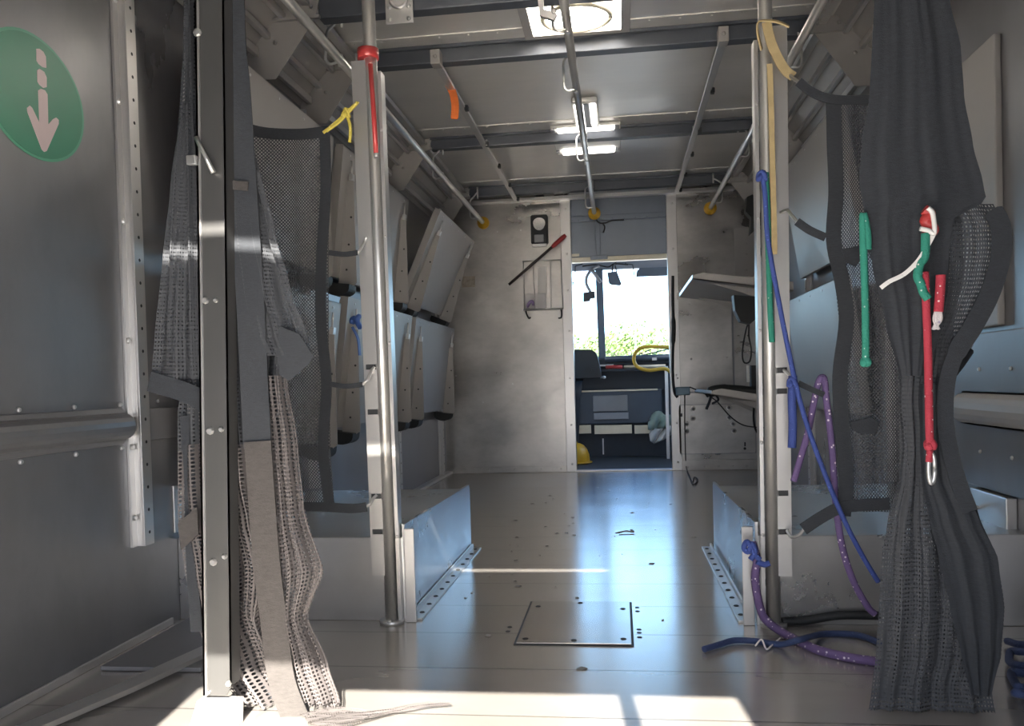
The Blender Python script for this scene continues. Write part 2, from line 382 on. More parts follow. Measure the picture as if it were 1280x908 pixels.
for Y in (3.45, 4.81, 6.02): upright(XL+.004, Y, 1, 0.0 if Y > 3.5 else .25, 1.86, 'left wall')
for Y in (3.45, 4.81, 6.02): upright(XR-.004, Y, -1, 0.0 if Y > 3.5 else .25, 1.86, 'right wall')

# ------------------------------------------------------------------ rub rails
def rub(name, wx, sgn, y0, y1, z, r, label):
    e = empty(name, (wx, y0, z), label, 'rail')
    m = MB(); prof = [(wx, z-r*1.35), (wx+sgn*.006, z-r*1.3)]+[(wx+sgn*(.006+r*math.cos(a)), z+r*math.sin(a)) for a in [(-80+20*k)*PI/180 for k in range(9)]]+[(wx+sgn*.006, z+r*1.3), (wx, z+r*1.35)]
    m.prism([(x, y0, zz) for x, zz in prof], (0, y1-y0, 0)); m.build('half_round_rail', ALUW, e)
    m = MB()
    y = y0+.1
    while y < y1: m.bolt((wx+sgn*.004, y, z+r*1.6), (sgn, 0, 0), .006, .005); m.bolt((wx+sgn*.004, y, z-r*1.6), (sgn, 0, 0), .006, .005); y += .19
    m.build('rivets', STEEL, e)
rub('rub_rail', XL, 1, YR+.02, 2.09, .592, .036, 'half-round aluminium rub rail along the left wall below the green sticker')
m = MB(); m.box(XL, XL+.012, 2.19, 3.3, .545, .635, .003)
for k in range(6): m.bolt((XL+.012, 2.25+k*.19, .655), (1, 0, 0), .006, .005)
tag(m.build('rub_rail_plate', ALUW), 'flat aluminium rail strip on the left wall behind the square post', 'rail')
m = MB(); m.box(XL, XL+.006, 2.33, 2.42, .262, .402, .002); m.bolt((XL+.006, 2.375, .29), (1, 0, 0), .009, .005); m.bolt((XL+.006, 2.375, .375), (1, 0, 0), .009, .005)
tag(m.build('wall_plate', ALUX), 'small rectangular metal plate with two bolts low on the left wall', 'plate')
e = empty('wall_guard_panel', (XR-.02, 2.0, .33), 'large grey metal guard panel on the right wall with a half-round rail across it', 'panel')
m = MB(); m.box(XR-.022, XR, .6, 2.83, .335, .785, .004); m.build('sheet', ALUW, e)
m = MB(); prof = [(XR-.024, .515)]+[(XR-.024-.034*math.cos(a), .565+.045*math.sin(a)) for a in [(-90+22.5*k)*PI/180 for k in range(9)]]+[(XR-.024, .615)]
m.prism([(x, .6, z) for x, z in prof], (0, 2.12, 0)); m.build('half_round_rail', ALUS, e)
m = MB()
for k in range(10): m.bolt((XR-.022, .8+k*.2, .68), (-1, 0, 0), .006, .005); m.bolt((XR-.022, .8+k*.2, .44), (-1, 0, 0), .006, .005)
m.build('rivets', STEEL, e)
m = MB(); m.box(XR-.02, XR, 2.48, 3.25, .80, 1.60, .004); tag(m.build('wall_sheet', ALUS), 'tall plain aluminium sheet on the right wall beside the dark net', 'panel')
e = empty('lower_wall_plate', (XR-.015, 2.45, .2), 'low square aluminium plate with a hook on the right wall under the guard panel', 'plate')
m = MB(); m.box(XR-.03, XR, 2.425, 2.66, .207, .328, .003); m.build('plate', ALUX, e)
m = MB(); m.tube(smooth([(XR-.03, 2.60, .275), (XR-.06, 2.60, .285), (XR-.075, 2.58, .26), (XR-.07, 2.56, .235)]), .005, 8); m.build('hook', STEEL, e)

# ------------------------------------------------------------------ green arrow sticker
e = empty('arrow_sticker', (XL+.002, 1.745, 1.3), 'round green sticker with a pale broken downward arrow on the left wall', 'sticker')
_a, _b = UX(104, 150, XL), UX(68, 207, XL); R_ = _a.z-_b.z; RY_ = R_*1.22; cy_, cz_ = _a.y-RY_, _a.z
m = MB(); m.prism([(XL+.0005, cy_+RY_*math.cos(2*PI*k/48), cz_+R_*math.sin(2*PI*k/48)) for k in range(48)], (.0015, 0, 0)); tag(m.build('rim', GREENL, e), 'lighter green rim')
m = MB(); m.prism([(XL+.002, cy_+RY_*.955*math.cos(2*PI*k/48), cz_+R_*.955*math.sin(2*PI*k/48)) for k in range(48)], (.001, 0, 0)); m.build('disc', GREEN, e)
def AY(px, py): p = UX(px, py, XL+.003); return (XL+.003, p.y, p.z)
m = MB()
def aprism(pts): m.prism([AY(*p) for p in pts], (.001, 0, 0))
aprism([(45, 61), (49, 61), (54, 65), (57, 71), (57.5, 85), (53, 84), (48, 80), (45.5, 76)])
aprism([(46, 88), (49, 86), (55, 90), (58, 97), (58, 109), (54, 110), (49, 106), (46.5, 102)])
aprism([(47.5, 113), (51, 111), (56, 113), (59, 118), (60, 156), (66, 149), (70, 147), (73, 150), (73, 155), (58, 189), (55, 190), (52, 187), (34, 140), (33.5, 135), (37, 132), (40, 135), (49, 154)])
tag(m.build('arrow', PALE, e), 'pale pink downward arrow with two dashes')

# ------------------------------------------------------------------ wheel boxes and floor pieces
def wheel_box(xin, wx, sgn, label):
    e = empty('wheel_box', ((xin+wx)/2, 2.4, 0), label, 'wheel box')
    a, b = sorted((xin-sgn*.0, wx)); m = MB(); m.box(a, b, 2.36, 3.42, .235, .243); tag(m.build('box_top', BOXF, e), 'flat top sheet')
    m = MB(); m.box(a, b, 2.352, 2.36, 0, .243, .002); m.build('front_face', BOXF, e)
    m = MB(); m.box(a, b, 3.42, 3.428, 0, .243); m.build('rear_face', BOXF, e)
    p, q = sorted((xin, xin+sgn*.007)); m = MB()
    m.prism([(p, 2.345, 0), (p, 2.345, .278), (p, 3.385, .262), (p, 3.40, .25), (p, 3.40, 0)], (q-p, 0, 0))
    m.prism([(p-.0015, 2.345, .278), (p-.0015, 3.385, .262), (p-.0015, 3.385, .2655), (p-.0015, 2.345, .2815)], (q-p+.003, 0, 0))
    m.build('side_guard', BOXF, e)
    p, q = sorted((xin+sgn*.01, xin+sgn*.04)); m = MB(); m.box(p-.004, q-.004, 2.335, 2.348, 0, .27, .002); m.build('corner_angle', ALUX, e)
    return e
wheel_box(-.63, XL, 1, 'left wheel box of galvanised sheet with upright guard behind the slotted pole')
wheel_box(.362, XR, -1, 'right wheel box of galvanised sheet with upright guard behind the rope-hung pole')
for x, sgn, lab in ((-.60, 1, 'aluminium floor track with bolts along the left wheel box'), (.325, -1, 'aluminium floor track with bolts along the right wheel box')):
    e = empty('floor_track', (x, 2.9, 0), lab, 'track', 'floor tracks')
    m = MB(); m.box(x-.018, x+.018, 2.36, 3.40, 0, .006, .001)
    xx = x-sgn*.017; m.box(xx-.003, xx+.003, 2.36, 3.40, 0, .02); m.build('strip', ALUX, e)
    m = MB()
    for k in range(11): m.bolt((x+.003*sgn, 2.42+k*.093, .006), (0, 0, 1), .008, .003)
    m.build('bolts', BLACKP, e)
e = empty('floor_hatch', (-.13, 2.35, 0), 'square metal hatch plate with dark gaps in the middle of the floor', 'hatch')
hx0, hx1, hy0, hy1 = -.2835, .0135, 2.147, 2.56
m = MB(); m.box(hx0-.006, hx1+.006, hy0-.006, hy1+.006, .0005, .002); tag(m.build('gap', BLACKP, e), 'dark gap around the plate')
m = MB(); m.box(hx0, hx1, hy0, hy1, .002, .005, .001); m.build('plate', FLOORH, e)
m = MB()
for fx, fy in ((.07, .08), (.5, .06), (.93, .1), (.08, .85), (.5, .95), (.93, .8)): m.bolt((hx0+(hx1-hx0)*fx, hy0+(hy1-hy0)*fy, .005), (0, 0, 1), .008, .002)
m.build('screws', BLACKP, e)
m = MB()
for x, y in ((.035, 2.26), (.035, 2.29), (.035, 2.22), (.035, 2.47), (.035, 2.51), (-.32, 2.26), (-.32, 2.3)): m.bolt((x, y, 0), (0, 0, 1), .007, .0015)
m.build('screws', BLACKP, bpy.data.objects['floor'])
m = MB()
for k in range(70):
    x, y = random.uniform(-.55, .3), random.uniform(1.9, 5.6); r = random.choice((.003, .004, .006, .009))
    an = random.uniform(0, 6.3); m.prism([(x+r*math.cos(an+t*1.57)*(1+.5*(t % 2)), y+r*1.3*math.sin(an+t*1.57), .0003) for t in range(4)], (0, 0, .002))
tag(m.build('floor_grit', WOODD), 'dark grit and crumbs scattered over the metal floor', 'grit', kind='stuff')
m = MB(); m.tube(smooth([(-.02, 3.71, .006), (.01, 3.73, .009), (.045, 3.72, .007), (.03, 3.75, .012)]), [.004]*18+[.002], 6); tag(m.build('dry_twig', WOODD), 'small dry twig lying on the floor in the blue reflection', 'twig')

# junk sheets along left wall floor
m = MB(); m.box(-1.28, -1.02, 1.9, 2.33, 0.001, .012, .002, Matrix.Rotation(.0, 4, 'Z')); tag(m.build('floor_sheet', ALUW), 'thin metal sheet lying on the floor along the left wall', 'sheet')
m = MB(); m.band([(-1.25, 1.3, .016), (-1.12, 1.75, .016), (-1.0, 2.3, .018)], .05, .012, (1, 0, 0)); tag(m.build('loose_strip', ALUX), 'loose metal strip lying slanted on the floor by the left wall', 'strip')

# ------------------------------------------------------------------ fold-up shelves
LS = 1.16
def shelf_proto(ribs, hgt, side):
    e = empty('folding_shelf', (0, 0, 0), 'x', 'shelf', 'fold-up metal shelves')
    h = LS/2
    m = MB(); m.box(-.003, .003, -h, h, 0, hgt)
    m.box(-.035, .003, -h, h, hgt-.004, hgt)                   # lip at the free edge
    m.box(-.022, .003, -h, h, 0, .004); m.build('shelf_panel', ALUS, e)
    for y in (-h, h-.004):
        m = MB(); m.prism([(-.003, y, .01), (-.036, y, .02), (-.036, y, hgt-.02), (-.03, y, hgt-.004), (-.003, y, hgt-.004)], (0, .004, 0)); m.build('end_flange', ALUS, e)
    m = MB()
    for k in range(5): m.bolt((.003, -h+.1+k*(LS-.2)/4, hgt-.025), (1, 0, 0), .005, .003)
    m.build('rivets', STEEL, e)
    for y in ribs:
        m = MB(); a, b = .0, hgt*.78
        m.prism([(.003, y, a-.035), (.045, y, a-.05), (.088, y, a-.01), (.03, y, b), (.012, y, b+.012), (.003, y, b)], (0, .004, 0))
        m.box(.0, .004, y-.02, y+.02, a+.02, b-.02)
        r = m.build('support_rib', ALUS, e)
        m = MB(); m.tube([(.02, y+.006, b-.02), (.012, y+.01, hgt*.92)], .005, 6); m.box(.012, .03, y-.012, y+.018, b-.01, b+.02, .002); m.build('rib_latch', STEEL, r)
        m = MB()
        for f in (.1, .35, .62): m.bolt((.035, y-.0, b*f), (0, -1, 0), .005, .003)
        m.build('rib_rivets', BLACKP, r)
        m = MB(); m.prism([(.01+.06*math.cos(t), y-.05, -.042+.036*math.sin(t)) for t in [PI+PI*k/10 for k in range(11)]]+[(.07, y-.05, -.022), (-.05, y-.05, -.022)], (0, .1, 0))
        tag(m.build('hinge_pad', RUBBER, e), 'black rounded hinge pad')
    return e
pl = shelf_proto((-LS/2+.09, LS/2-.13), .585, 'left')
pr = shelf_proto((), .585, 'right')
spots = [(pl, -1.255, 5.445, 1.17, 24, 0, 'far upper shelf on the left, folded up but leaning out, next to the bulkhead'),
         (pl, -1.255, 4.19, 1.17, 7, 0, 'upper middle shelf on the left, folded up straight, between slotted pole and leaning shelf'),
         (pl, -1.255, 2.93, 1.17, 6, 0, 'upper left shelf nearest the camera, folded up beside the black net'),
         (pl, -1.26, 5.445, .50, 7.5, 0, 'far lower shelf on the left, folded up below the leaning shelf'),
         (pl, -1.26, 4.19, .50, 7.5, 0, 'lower middle shelf on the left, folded up just right of the slotted pole'),
         (pl, -1.26, 2.93, .46, 7.5, 0, 'lower left shelf nearest the camera, with a blue rag tied on its rib'),
         (pr, .995, 4.19, 1.20, 9, PI, 'upper middle shelf on the right wall, folded up behind the rope-hung pole'),
         (pr, .995, 4.19, .50, 8, PI, 'lower middle shelf on the right wall, folded up below another shelf')]
used = set()
for p, x, y, z, t, rz, lab in spots:
    p2 = p if p.name not in used else copy_tree(p)
    if p2 is p: kids = None
    p2.location = (x, y, z); p2.rotation_euler = (0, math.radians(t), rz); p2['label'] = lab; used.add(p.name); ORG[p2.name] = Vector((x, y, z))
# unfolded shelves at the far right
def open_shelf(z, x0, lab):
    e = empty('folding_shelf', (.99, 5.44, z), lab, 'shelf', 'fold-up metal shelves')
    ya, yb = 4.95, 6.03; t = .09
    m = MB(); m.prism([(.99, ya, z), (x0, ya, z+t), (x0, ya, z+t+.006), (.99, ya, z+.006)], (0, yb-ya, 0))
    m.build('shelf_panel', ALUS, e)
    for y in (ya, yb-.005):
        m = MB(); m.prism([(.99, y, z), (x0, y, z+t), (x0+.01, y, z+t+.025), (x0+.06, y, z+t+.035), (.99, y, z+.05)], (0, .005, 0)); m.build('end_flange', ALUS, e)
    m = MB(); m.box(x0, x0+.005, ya, yb, z+t, z+t+.025); m.build('front_lip', ALUX, e)
    for y in (ya+.1, yb-.12):
        m = MB(); m.prism([(.99, y, z-.06), (.93, y, z-.07), (.88, y, z-.045), (x0+.12, y, z+t-.02), (x0+.12, y, z+t-.005), (.99, y, z)], (0, .005, 0)); m.build('support_rib', ALUS, e)
    return e
open_shelf(1.155, .43, 'upper far right shelf, lowered, beside the door opening')
open_shelf(.485, .52, 'lower far right shelf, lowered, over the bolted bulkhead plate')

# blue rag on near lower shelf
p0 = Vector((-1.10, 3.40, .93)); pts = [p0+Vector((random.uniform(-.02, .03), random.uniform(-.04, .03), random.uniform(-.01, .05))) for _ in range(7)]
m = MB(); m.tube(smooth(pts, 5), .012, 7); m.band(smooth([p0, p0+Vector((.02, .01, -.05)), p0+Vector((.025, .012, -.12))]), .03, .004, (0, 1, 0)); tag(m.build('blue_rag', BLUEP), 'crumpled blue rag knotted on the near lower left shelf', 'rag')

# ------------------------------------------------------------------ grab rails on the ceiling
def grab_rail(a, b, side, label):
    a, b = Vector(a), Vector(b); e = empty('grab_rail', b, label, 'grab rail', 'ceiling grab rails')
    m = MB(); m.tube([a, b], .0165, 14); m.build('rail_tube', STEEL, e)
    d = (b-a).normalized()
    m = MB(); q = d.to_track_quat('Z', 'Y').to_matrix().to_4x4(); q.translation = b-d*.03
    m.lathe([(.02, -.025), (.034, -.02), (.036, .0), (.045, .004), (.045, .03), (0, .032)], q, 18); tag(m.build('end_cap', YEL, e), 'yellow plastic end cap')
    for Y in (3.02, 3.62, 4.72, 5.93) if side == 0 else ((3.0, 4.75, 5.93) if side < 0 else (3.45, 4.75, 5.93)):
        t = (Y-a.y)/(b.y-a.y)
        if t < 0.03: continue
        p = a+d*((b-a).length*t); sx = -1 if side <= 0 else 1
        m = MB(); z = p.z
        m.tube(smooth([p+Vector((-.012*sx, -.02, -.005)), p+Vector((.03*sx, -.02, -.018)), p+Vector((.05*sx, -.018, -.0)), p+Vector((.052*sx, .0, .06)), p+Vector((.052*sx, .02, .12)), p+Vector((.03*sx, .03, .145)), p+Vector((-.0, .03, ZC-.045-z))], 3), .0055, 8)
        m.tube([p+Vector((0, .0, -.02)), p+Vector((0, 0, .022))], .010, 8)
        m.tube([p+Vector((0, .03, .13)), p+Vector((0, .03, ZC-.01-z))], .006, 8)
        m.build('hanger_bracket', STEEL, e)
    return e
grab_rail((-.152, 2.2, 1.945), (-.153, 6.20, 1.893), 0, 'round steel grab rail down the middle of the ceiling')
grab_rail((-.985, 2.3, 1.875), (-.972, 6.19, 1.865), -1, 'round steel grab rail along the left side of the ceiling')
grab_rail((.690, 2.5, 1.90), (.672, 6.19, 1.883), 1, 'round steel grab rail along the right side of the ceiling')
m = MB()
p = Vector((-.19, 2.88, 1.935)); m.prism([p+Vector((0, 0, -.03)), p+Vector((-.05, 0, -.01)), p+Vector((-.055, .0, .06)), p+Vector((-.02, 0, .10)), p+Vector((-.01, 0, .08)), p+Vector((-.035, 0, .05)), p+Vector((-.035, 0, .01)), p+Vector((.01, 0, -.01))], (0, .02, 0)); m.bolt(p+Vector((0, 0, 0)), (0, -1, 0), .01)
tag(m.build('rail_clamp', ALUX), 'curved metal clamp on the near end of the middle grab rail', 'clamp')
# flat strips with clips
for xa, lab in ((-.715, 'left flat metal ceiling strip with clips, orange strap near its front end'), (.437, 'right flat metal ceiling strip with clips')):
    e = empty('ceiling_strip', (xa, 4.7, 1.99), lab, 'ceiling strip', 'flat ceiling strips')
    m = MB(); m.box(xa-.016, xa+.016, 3.44, 6.12, 1.998, 2.012, .002); m.build('strip', ALUX, e)
    m = MB(); m.box(xa-.02, xa+.02, 3.40, 3.46, 1.99, 2.05, .003); m.bolt((xa, 3.40, 2.02), (0, -1, 0), .008); m.build('end_bracket', ALUS, e)
    for Y in (4.0, 4.62, 5.1, 5.6, 6.05):
        m = MB(); m.box(xa+.012, xa+.03, Y-.015, Y+.015, 1.985, 2.01, .003); m.build('clip', BLACKP, e)
    m = MB()
    for Y in (3.45, 4.75, 6.0): m.tube([(xa, Y, 2.01), (xa, Y, ZC-.03)], .006, 8)
    m.build('hanger', STEEL, e)
m = MB(); m.band(smooth([UY(560, 104, 3.75), UY(566, 116, 3.74), UY(569, 132, 3.73), UY(568, 149, 3.73)]), [.02]+[.034]*17+[.026], .006, (1, 0, 0)); tag(m.build('orange_strap', ORANGE), 'short orange webbing strap hanging from the left ceiling strip', 'strap')

# ------------------------------------------------------------------ roof vent, dome light, ceiling lamp
DAY = glow_mat('translucent_vent_dome', (1.0, .93, .84), 11); LAMP = glow_mat('lamp_diffuser', (1.0, .95, .88), 2.4)
e = empty('roof_vent', (-.14, 3.3, ZC), 'square roof vent with a bright translucent dome and grey frame', 'roof vent')
m = MB(); x0, x1, y0, y1 = -.345, .075, 3.12, 3.44
m.box(x0, x0+.035, y0, y1, ZC-.02, ZC-.002, .002); m.box(x1-.035, x1, y0, y1, ZC-.02, ZC-.002, .002); m.box(x0+.035, x1-.035, y0, y0+.03, ZC-.02, ZC-.002, .002); m.box(x0+.035, x1-.035, y1-.03, y1, ZC-.02, ZC-.002, .002); m.build('frame', ALUS, e)
m = MB(); m.box(x0+.03, x1-.03, y0+.02, y1-.02, ZC-.008, ZC-.001); tag(m.build('dome', DAY, e), 'bright translucent dome')
m = MB(); m.tube([(-.13+.13*math.cos(t), 3.27+.12*math.sin(t), ZC-.016) for t in [2*PI*k/32 for k in range(33)]], .012, 8); m.build('fan_ring', CREAM, e)
e = empty('dome_light', (-.14, 4.45, ZC), 'small rounded square dome light between the second and third beam', 'light')
m = MB(); m.box(-.205, -.075, 4.22, 4.66, ZC-.03, ZC-.002, .012); m.build('housing', WHITEP, e)
m = MB(); m.box(-.195, -.15, 4.25, 4.62, ZC-.04, ZC-.028, .006); m.box(-.115, -.085, 4.25, 4.60, ZC-.04, ZC-.028, .006); m.build('lens', LAMP, e)
m = MB(); m.box(-.148, -.117, 4.24, 4.64, ZC-.034, ZC-.028, .003); m.build('switch_panel', GREYP, e)
e = empty('ceiling_light', (-.15, 5.0, ZC), 'wide white ceiling lamp straddling the third beam', 'light')
m = MB(); m.box(-.345, .04, 4.66, 5.22, ZC-.018, ZC-.002, .005); m.build('housing', WHITEP, e)
m = MB(); m.box(-.31, .005, 5.09, 5.19, ZC-.03, ZC-.016, .006); m.box(-.31, .005, 4.67, 4.73, ZC-.03, ZC-.016, .006); m.build('lens', LAMP, e)
m = MB()
for x in (-.335, .02):
    for y in (4.70, 5.14): m.box(x-.012, x+.012, y-.03, y+.03, ZC-.024, ZC-.016, .003)
m.build('corner_clip', GREYP, e)
m = MB(); m.box(-.42, -.30, 2.88, 2.98, 1.965, 1.975, .002); m.box(-.42, -.30, 2.976, 2.98, 1.94, 2.06)
# plate fixed under the near beam at (480-518, 0-28)
for x, z in ((-.40, 1.955), (-.32, 1.955), (-.40, 2.03), (-.32, 2.03)): m.bolt((x, 2.93, z), (0, -1, 0), .009, .006)
m.b.clear()
q0, q1 = UY(482, 0, 2.925), UY(517, 29, 2.925)
m.box(q0.x, q1.x, 2.918, 2.926, q1.z, q1.z+.13, .002)
for x in (q0.x+.015, q1.x-.015):
    for z in (q1.z+.015, q1.z+.06): m.bolt((x, 2.918, z), (0, -1, 0), .008, .006)
m.tube([((q0.x+q1.x)/2+.03*math.cos(t), 2.915, q1.z+.085+.03*math.sin(t)) for t in [2*PI*k/20 for k in range(21)]], .006, 6)
tag(m.build('latch_plate', STEEL), 'bright square latch plate with a ring on the nearest ceiling beam', 'plate')

# ------------------------------------------------------------------ slotted poles by the wheel boxes
def slotted_pole(tube_x, strip_x0, strip_x1, ztop, slots, label, extra):
    Y = 2.33; tx0, tx1 = tube_x
    e = empty('slotted_pole', (tx0, Y, 0), label, 'pole', 'floor to ceiling poles')
    m = MB(); m.tube([(tx0, Y, 0), (tx1, Y, ZC)], .0185, 18); m.build('round_tube', STEEL, e)
    m = MB(); sx = (1 if strip_x0[0] < tx0 else -1)
    z0, z1 = .14, ztop; (a0, b0), (a1, b1) = (strip_x0, strip_x1)
    def lx(a, bb, z): return a+(bb-a)*(z-z0)/(z1-z0)
    # strip plate built around its slots
    zs = sorted(slots); zz = [z0]+[v for s_ in zs for v in (s_-.0075, s_+.0075)]+[z1]
    def quad(xa0, xa1, za, zb, f0, f1):
        L0, R0, L1, R1 = lx(a0, a1, za), lx(b0, b1, za), lx(a0, a1, zb), lx(b0, b1, zb)
        m.prism([(L0+(R0-L0)*f0, Y-.014, za), (L0+(R0-L0)*f1, Y-.014, za), (L1+(R1-L1)*f1, Y-.014, zb), (L1+(R1-L1)*f0, Y-.014, zb)], (0, .004, 0))
    for i in range(0, len(zz)-1):
        if i % 2 == 0: quad(0, 0, zz[i], zz[i+1], 0, 1)
        else: quad(0, 0, zz[i], zz[i+1], 0, .12); quad(0, 0, zz[i], zz[i+1], .82, 1)
    m.build('slotted_strip', ALUX, e)
    m = MB()
    for s_ in zs: m.box(lx(a0, a1, s_)+.002, lx(b0, b1, s_)-.004, Y-.0085, Y-.005, s_-.010, s_+.010)
    tag(m.build('slot_backing', BLACKP, e), 'dark oblong slots')
    o = .026 if extra > 0 else -.027
    zt = ztop*.98; xt = tx0+(tx1-tx0)*zt/ZC
    m = MB(); m.prism([(tx0+o-.005, Y-.01, 0), (tx0+o+.005, Y-.01, 0), (xt+o+.005, Y-.01, zt), (xt+o-.005, Y-.01, zt)], (0, .04, 0))
    for z in (.25, .5, .8, 1.1, 1.4): m.bolt((tx0+o+(tx1-tx0)*z/ZC, Y-.01, z), (0, -1, 0), .005, .004)
    m.build('edge_channel', ALUX, e)
    m = MB(); m.tube([(tx0, Y, 0), (tx0, Y, .012)], .035, 16); m.bolt((tx0, Y-.028, .012), (0, 0, 1), .008); m.build('foot_flange', STEEL, e)
    return e
def zat(px, py): return UY(px, py, 2.33).z
pxs = UY(490, 770, 2.33).x; pxt = UY(461, 10, 2.33).x
A0, B0 = UY(465, 715, 2.316).x, UY(486, 715, 2.316).x; A1, B1 = UY(439, 80, 2.316).x, UY(459, 80, 2.316).x
pole_l = slotted_pole((pxs, pxt-(pxs-pxt)*.3), (A0, B0), (A1, B1), zat(450, 78), [zat(465, 459), zat(467, 515), zat(472, 620), zat(473, 664)], 'bright slotted steel pole at the left wheel box with a red collar near its top', 1)
c = UY(460, 68, 2.33); m = MB(); m.tube([c+Vector((0, 0, -.014)), c+Vector((0, 0, .014))], .030, 14)
m.build('red_collar', RED, pole_l)
m = MB(); m.tube([UY(463, 80, 2.302), UY(467, 140, 2.302), UY(470, 192, 2.302)], .007, 8); m.build('red_rod', RED, pole_l)
m = MB(); m.tube([UY(470, 192, 2.302), UY(470.5, 197, 2.302)], .008, 8); m.build('rod_tip', STEEL, pole_l)
pxs = UY(967, 772, 2.33).x; pxt = UY(957, 60, 2.33).x
A0, B0 = UY(971, 715, 2.316).x, UY(990, 715, 2.316).x; A1, B1 = UY(962, 40, 2.316).x, UY(984, 40, 2.316).x
slotted_pole((pxs, pxt-(pxs-pxt)*.3), (A0, B0), (A1, B1), zat(965, 35), [zat(979, 463), zat(979, 489), zat(980, 616), zat(981, 664)], 'bright slotted steel pole at the right wheel box hung with ropes', -1)

# ------------------------------------------------------------------ square net post at left front
YP = 1.62
e = empty('net_post', (UY(272, 870, YP).x, YP, 0), 'square grey metal post standing in front of the left bunched net', 'post')
b0, b1 = UY(254, 870, YP), UY(290, 870, YP); t0, t1 = UY(243, 0, YP), UY(267, 0, YP)
k = (2.05-b0.z)/(t0.z-b0.z)
T0, T1 = b0+(t0-b0)*k, b1+(t1-b1)*k
T1.x = T0.x+(b1.x-b0.x)
m = MB(); m.prism([b0, b1+Vector((-.012, 0, 0)), b1+Vector((0, 0, .02)), T1, T0], (0, .004, 0)); m.prism([b0, T0, T0+Vector((0, .04, 0)), b0+Vector((0, .04, 0))], (.004, 0, 0)); m.prism([b1+Vector((0, 0, .02)), T1, T1+Vector((0, .04, 0)), b1+Vector((0, .04, .02))], (-.004, 0, 0)); m.build('channel', mat('dull_grey_channel', (.11, .11, .11), .5, .42, .15, 5, (1, 1, .2), .06), e)
m = MB(); m.prism([b0+Vector((.006, -.003, 0)), b0+Vector((.010, -.003, 0)), T0+Vector((.010, -.003, 0)), T0+Vector((.006, -.003, 0))], (0, .003, 0)); m.build('edge_bead', ALUX, e)
m = MB()
for px, py, r in ((247, 41, .011), (257, 376, .009), (270, 376, .006), (263, 539, .010), (277, 537, .007), (267, 703, .010), (281, 696, .007), (286, 855, .008), (262, 866, .004)): m.bolt(UY(px, py, YP), (0, -1, 0), r*.8, .006)
m.build('bolts', STEEL, e)
m = MB(); m.tube([UY(245, 172, YP-.012), UY(256, 194, YP-.02), UY(267, 216, YP-.012)], [.005, .004, .006], 8); m.box(UY(236, 200, YP).x, UY(248, 200, YP).x, YP-.012, YP, UY(236, 208, YP).z, UY(236, 196, YP).z, .002); m.build('latch_pin_sun_spot', STEEL, e)  # the small block stands in for a sunlit spot beside the pin
m = MB(); f0, f1 = UY(240, 908, YP-.02), UY(298, 908, YP-.02); g0, g1 = UY(244, 872, YP), UY(284, 872, YP)
m.prism([(f0.x, YP-.03, .001), (f1.x, YP-.03, .001), (f1.x-.006, YP-.01, g0.z-.004), (f0.x+.008, YP-.01, g0.z-.004)], (0, .03, 0)); tag(m.build('foot_bracket', WHITEP, e), 'foot bracket coloured white for the sun on it')  # white here puts the sunlight on the bracket into its colour

# ------------------------------------------------------------------ nets
def lerp_rows(rows, py):
    for (a, b) in zip(rows, rows[1:]):
        if a[0] <= py <= b[0]:
            t = (py-a[0])/(b[0]-a[0]); t2 = t*t*(3-2*t)*.5+t*.5; return a[1]+(b[1]-a[1])*t2, a[2]+(b[2]-a[2])*t2
    return rows[-1][1:3]
def sheet(rows, Y0, amp, folds, gather, n=56, step=9, phase=0., yslope=0., jit=1.):
    """cloth hung in folds: rows are (photo row, left, right) of its outline at distance Y0"""
    P, U = [], []; y = rows[0][0]; ytop = rows[0][0]; v = 0; prev = None
    while True:
        y = min(y, rows[-1][0]); l, r = lerp_rows(rows, y); R, UU = [], []
        for j in range(n+1):
            s = j/n; s2 = s+.012*math.sin(2*PI*folds*s+phase)*jit
            d = sum(w_*math.sin(2*PI*folds*f_*s+p_+phase*f_+y*k_+1.3*math.sin(2.2*s+y*.004+p_)) for w_, f_, p_, k_ in ((.55, .47, .3, .0016), (.55, 1.0, 2.1, -.0021), (.32, 1.83, 4.0, .0035), (.16, 3.1, 1.2, -.005)))
            d *= amp*min(1, .25+4*s, .25+4*(1-s))
            p = UY(l+(r-l)*s2, y, Y0+yslope*(y-ytop)); p = p+Vector((0, d, 0)); p.z = max(p.z, .004+.002*(j % 2))
            R.append(p); UU.append(s)
        if prev is not None: v += (R[n//2]-prev[n//2]).length
        prev = R; P.append(R); U.append([(s*gather, v) for s in UU])
        if y >= rows[-1][0]: break
        y += step
    return P, U
def net_part(name, mt, parent, *a, **k):
    P, U = sheet(*a, **k); m = MB(); m.grid(P, U); return m.build(name, mt, parent)
def strap_px(name, mt, parent, pts, Y, w, t=.004, side=(1, 0, 0), lab=None):
    m = MB(); m.band(smooth([UY(px, py, Y+(o[0] if o else 0)) for px, py, *o in pts]), w, t, side); o = m.build(name, mt, parent)
    if lab: o['label'] = lab
    return o
def poly_part(name, mt, parent, pts, Y, lab=None):
    m = MB(); m.prism([UY(px, py, Y) for px, py in pts], (0, .004, 0)); o = m.build(name, mt, parent)
    if lab: o['label'] = lab
    return o

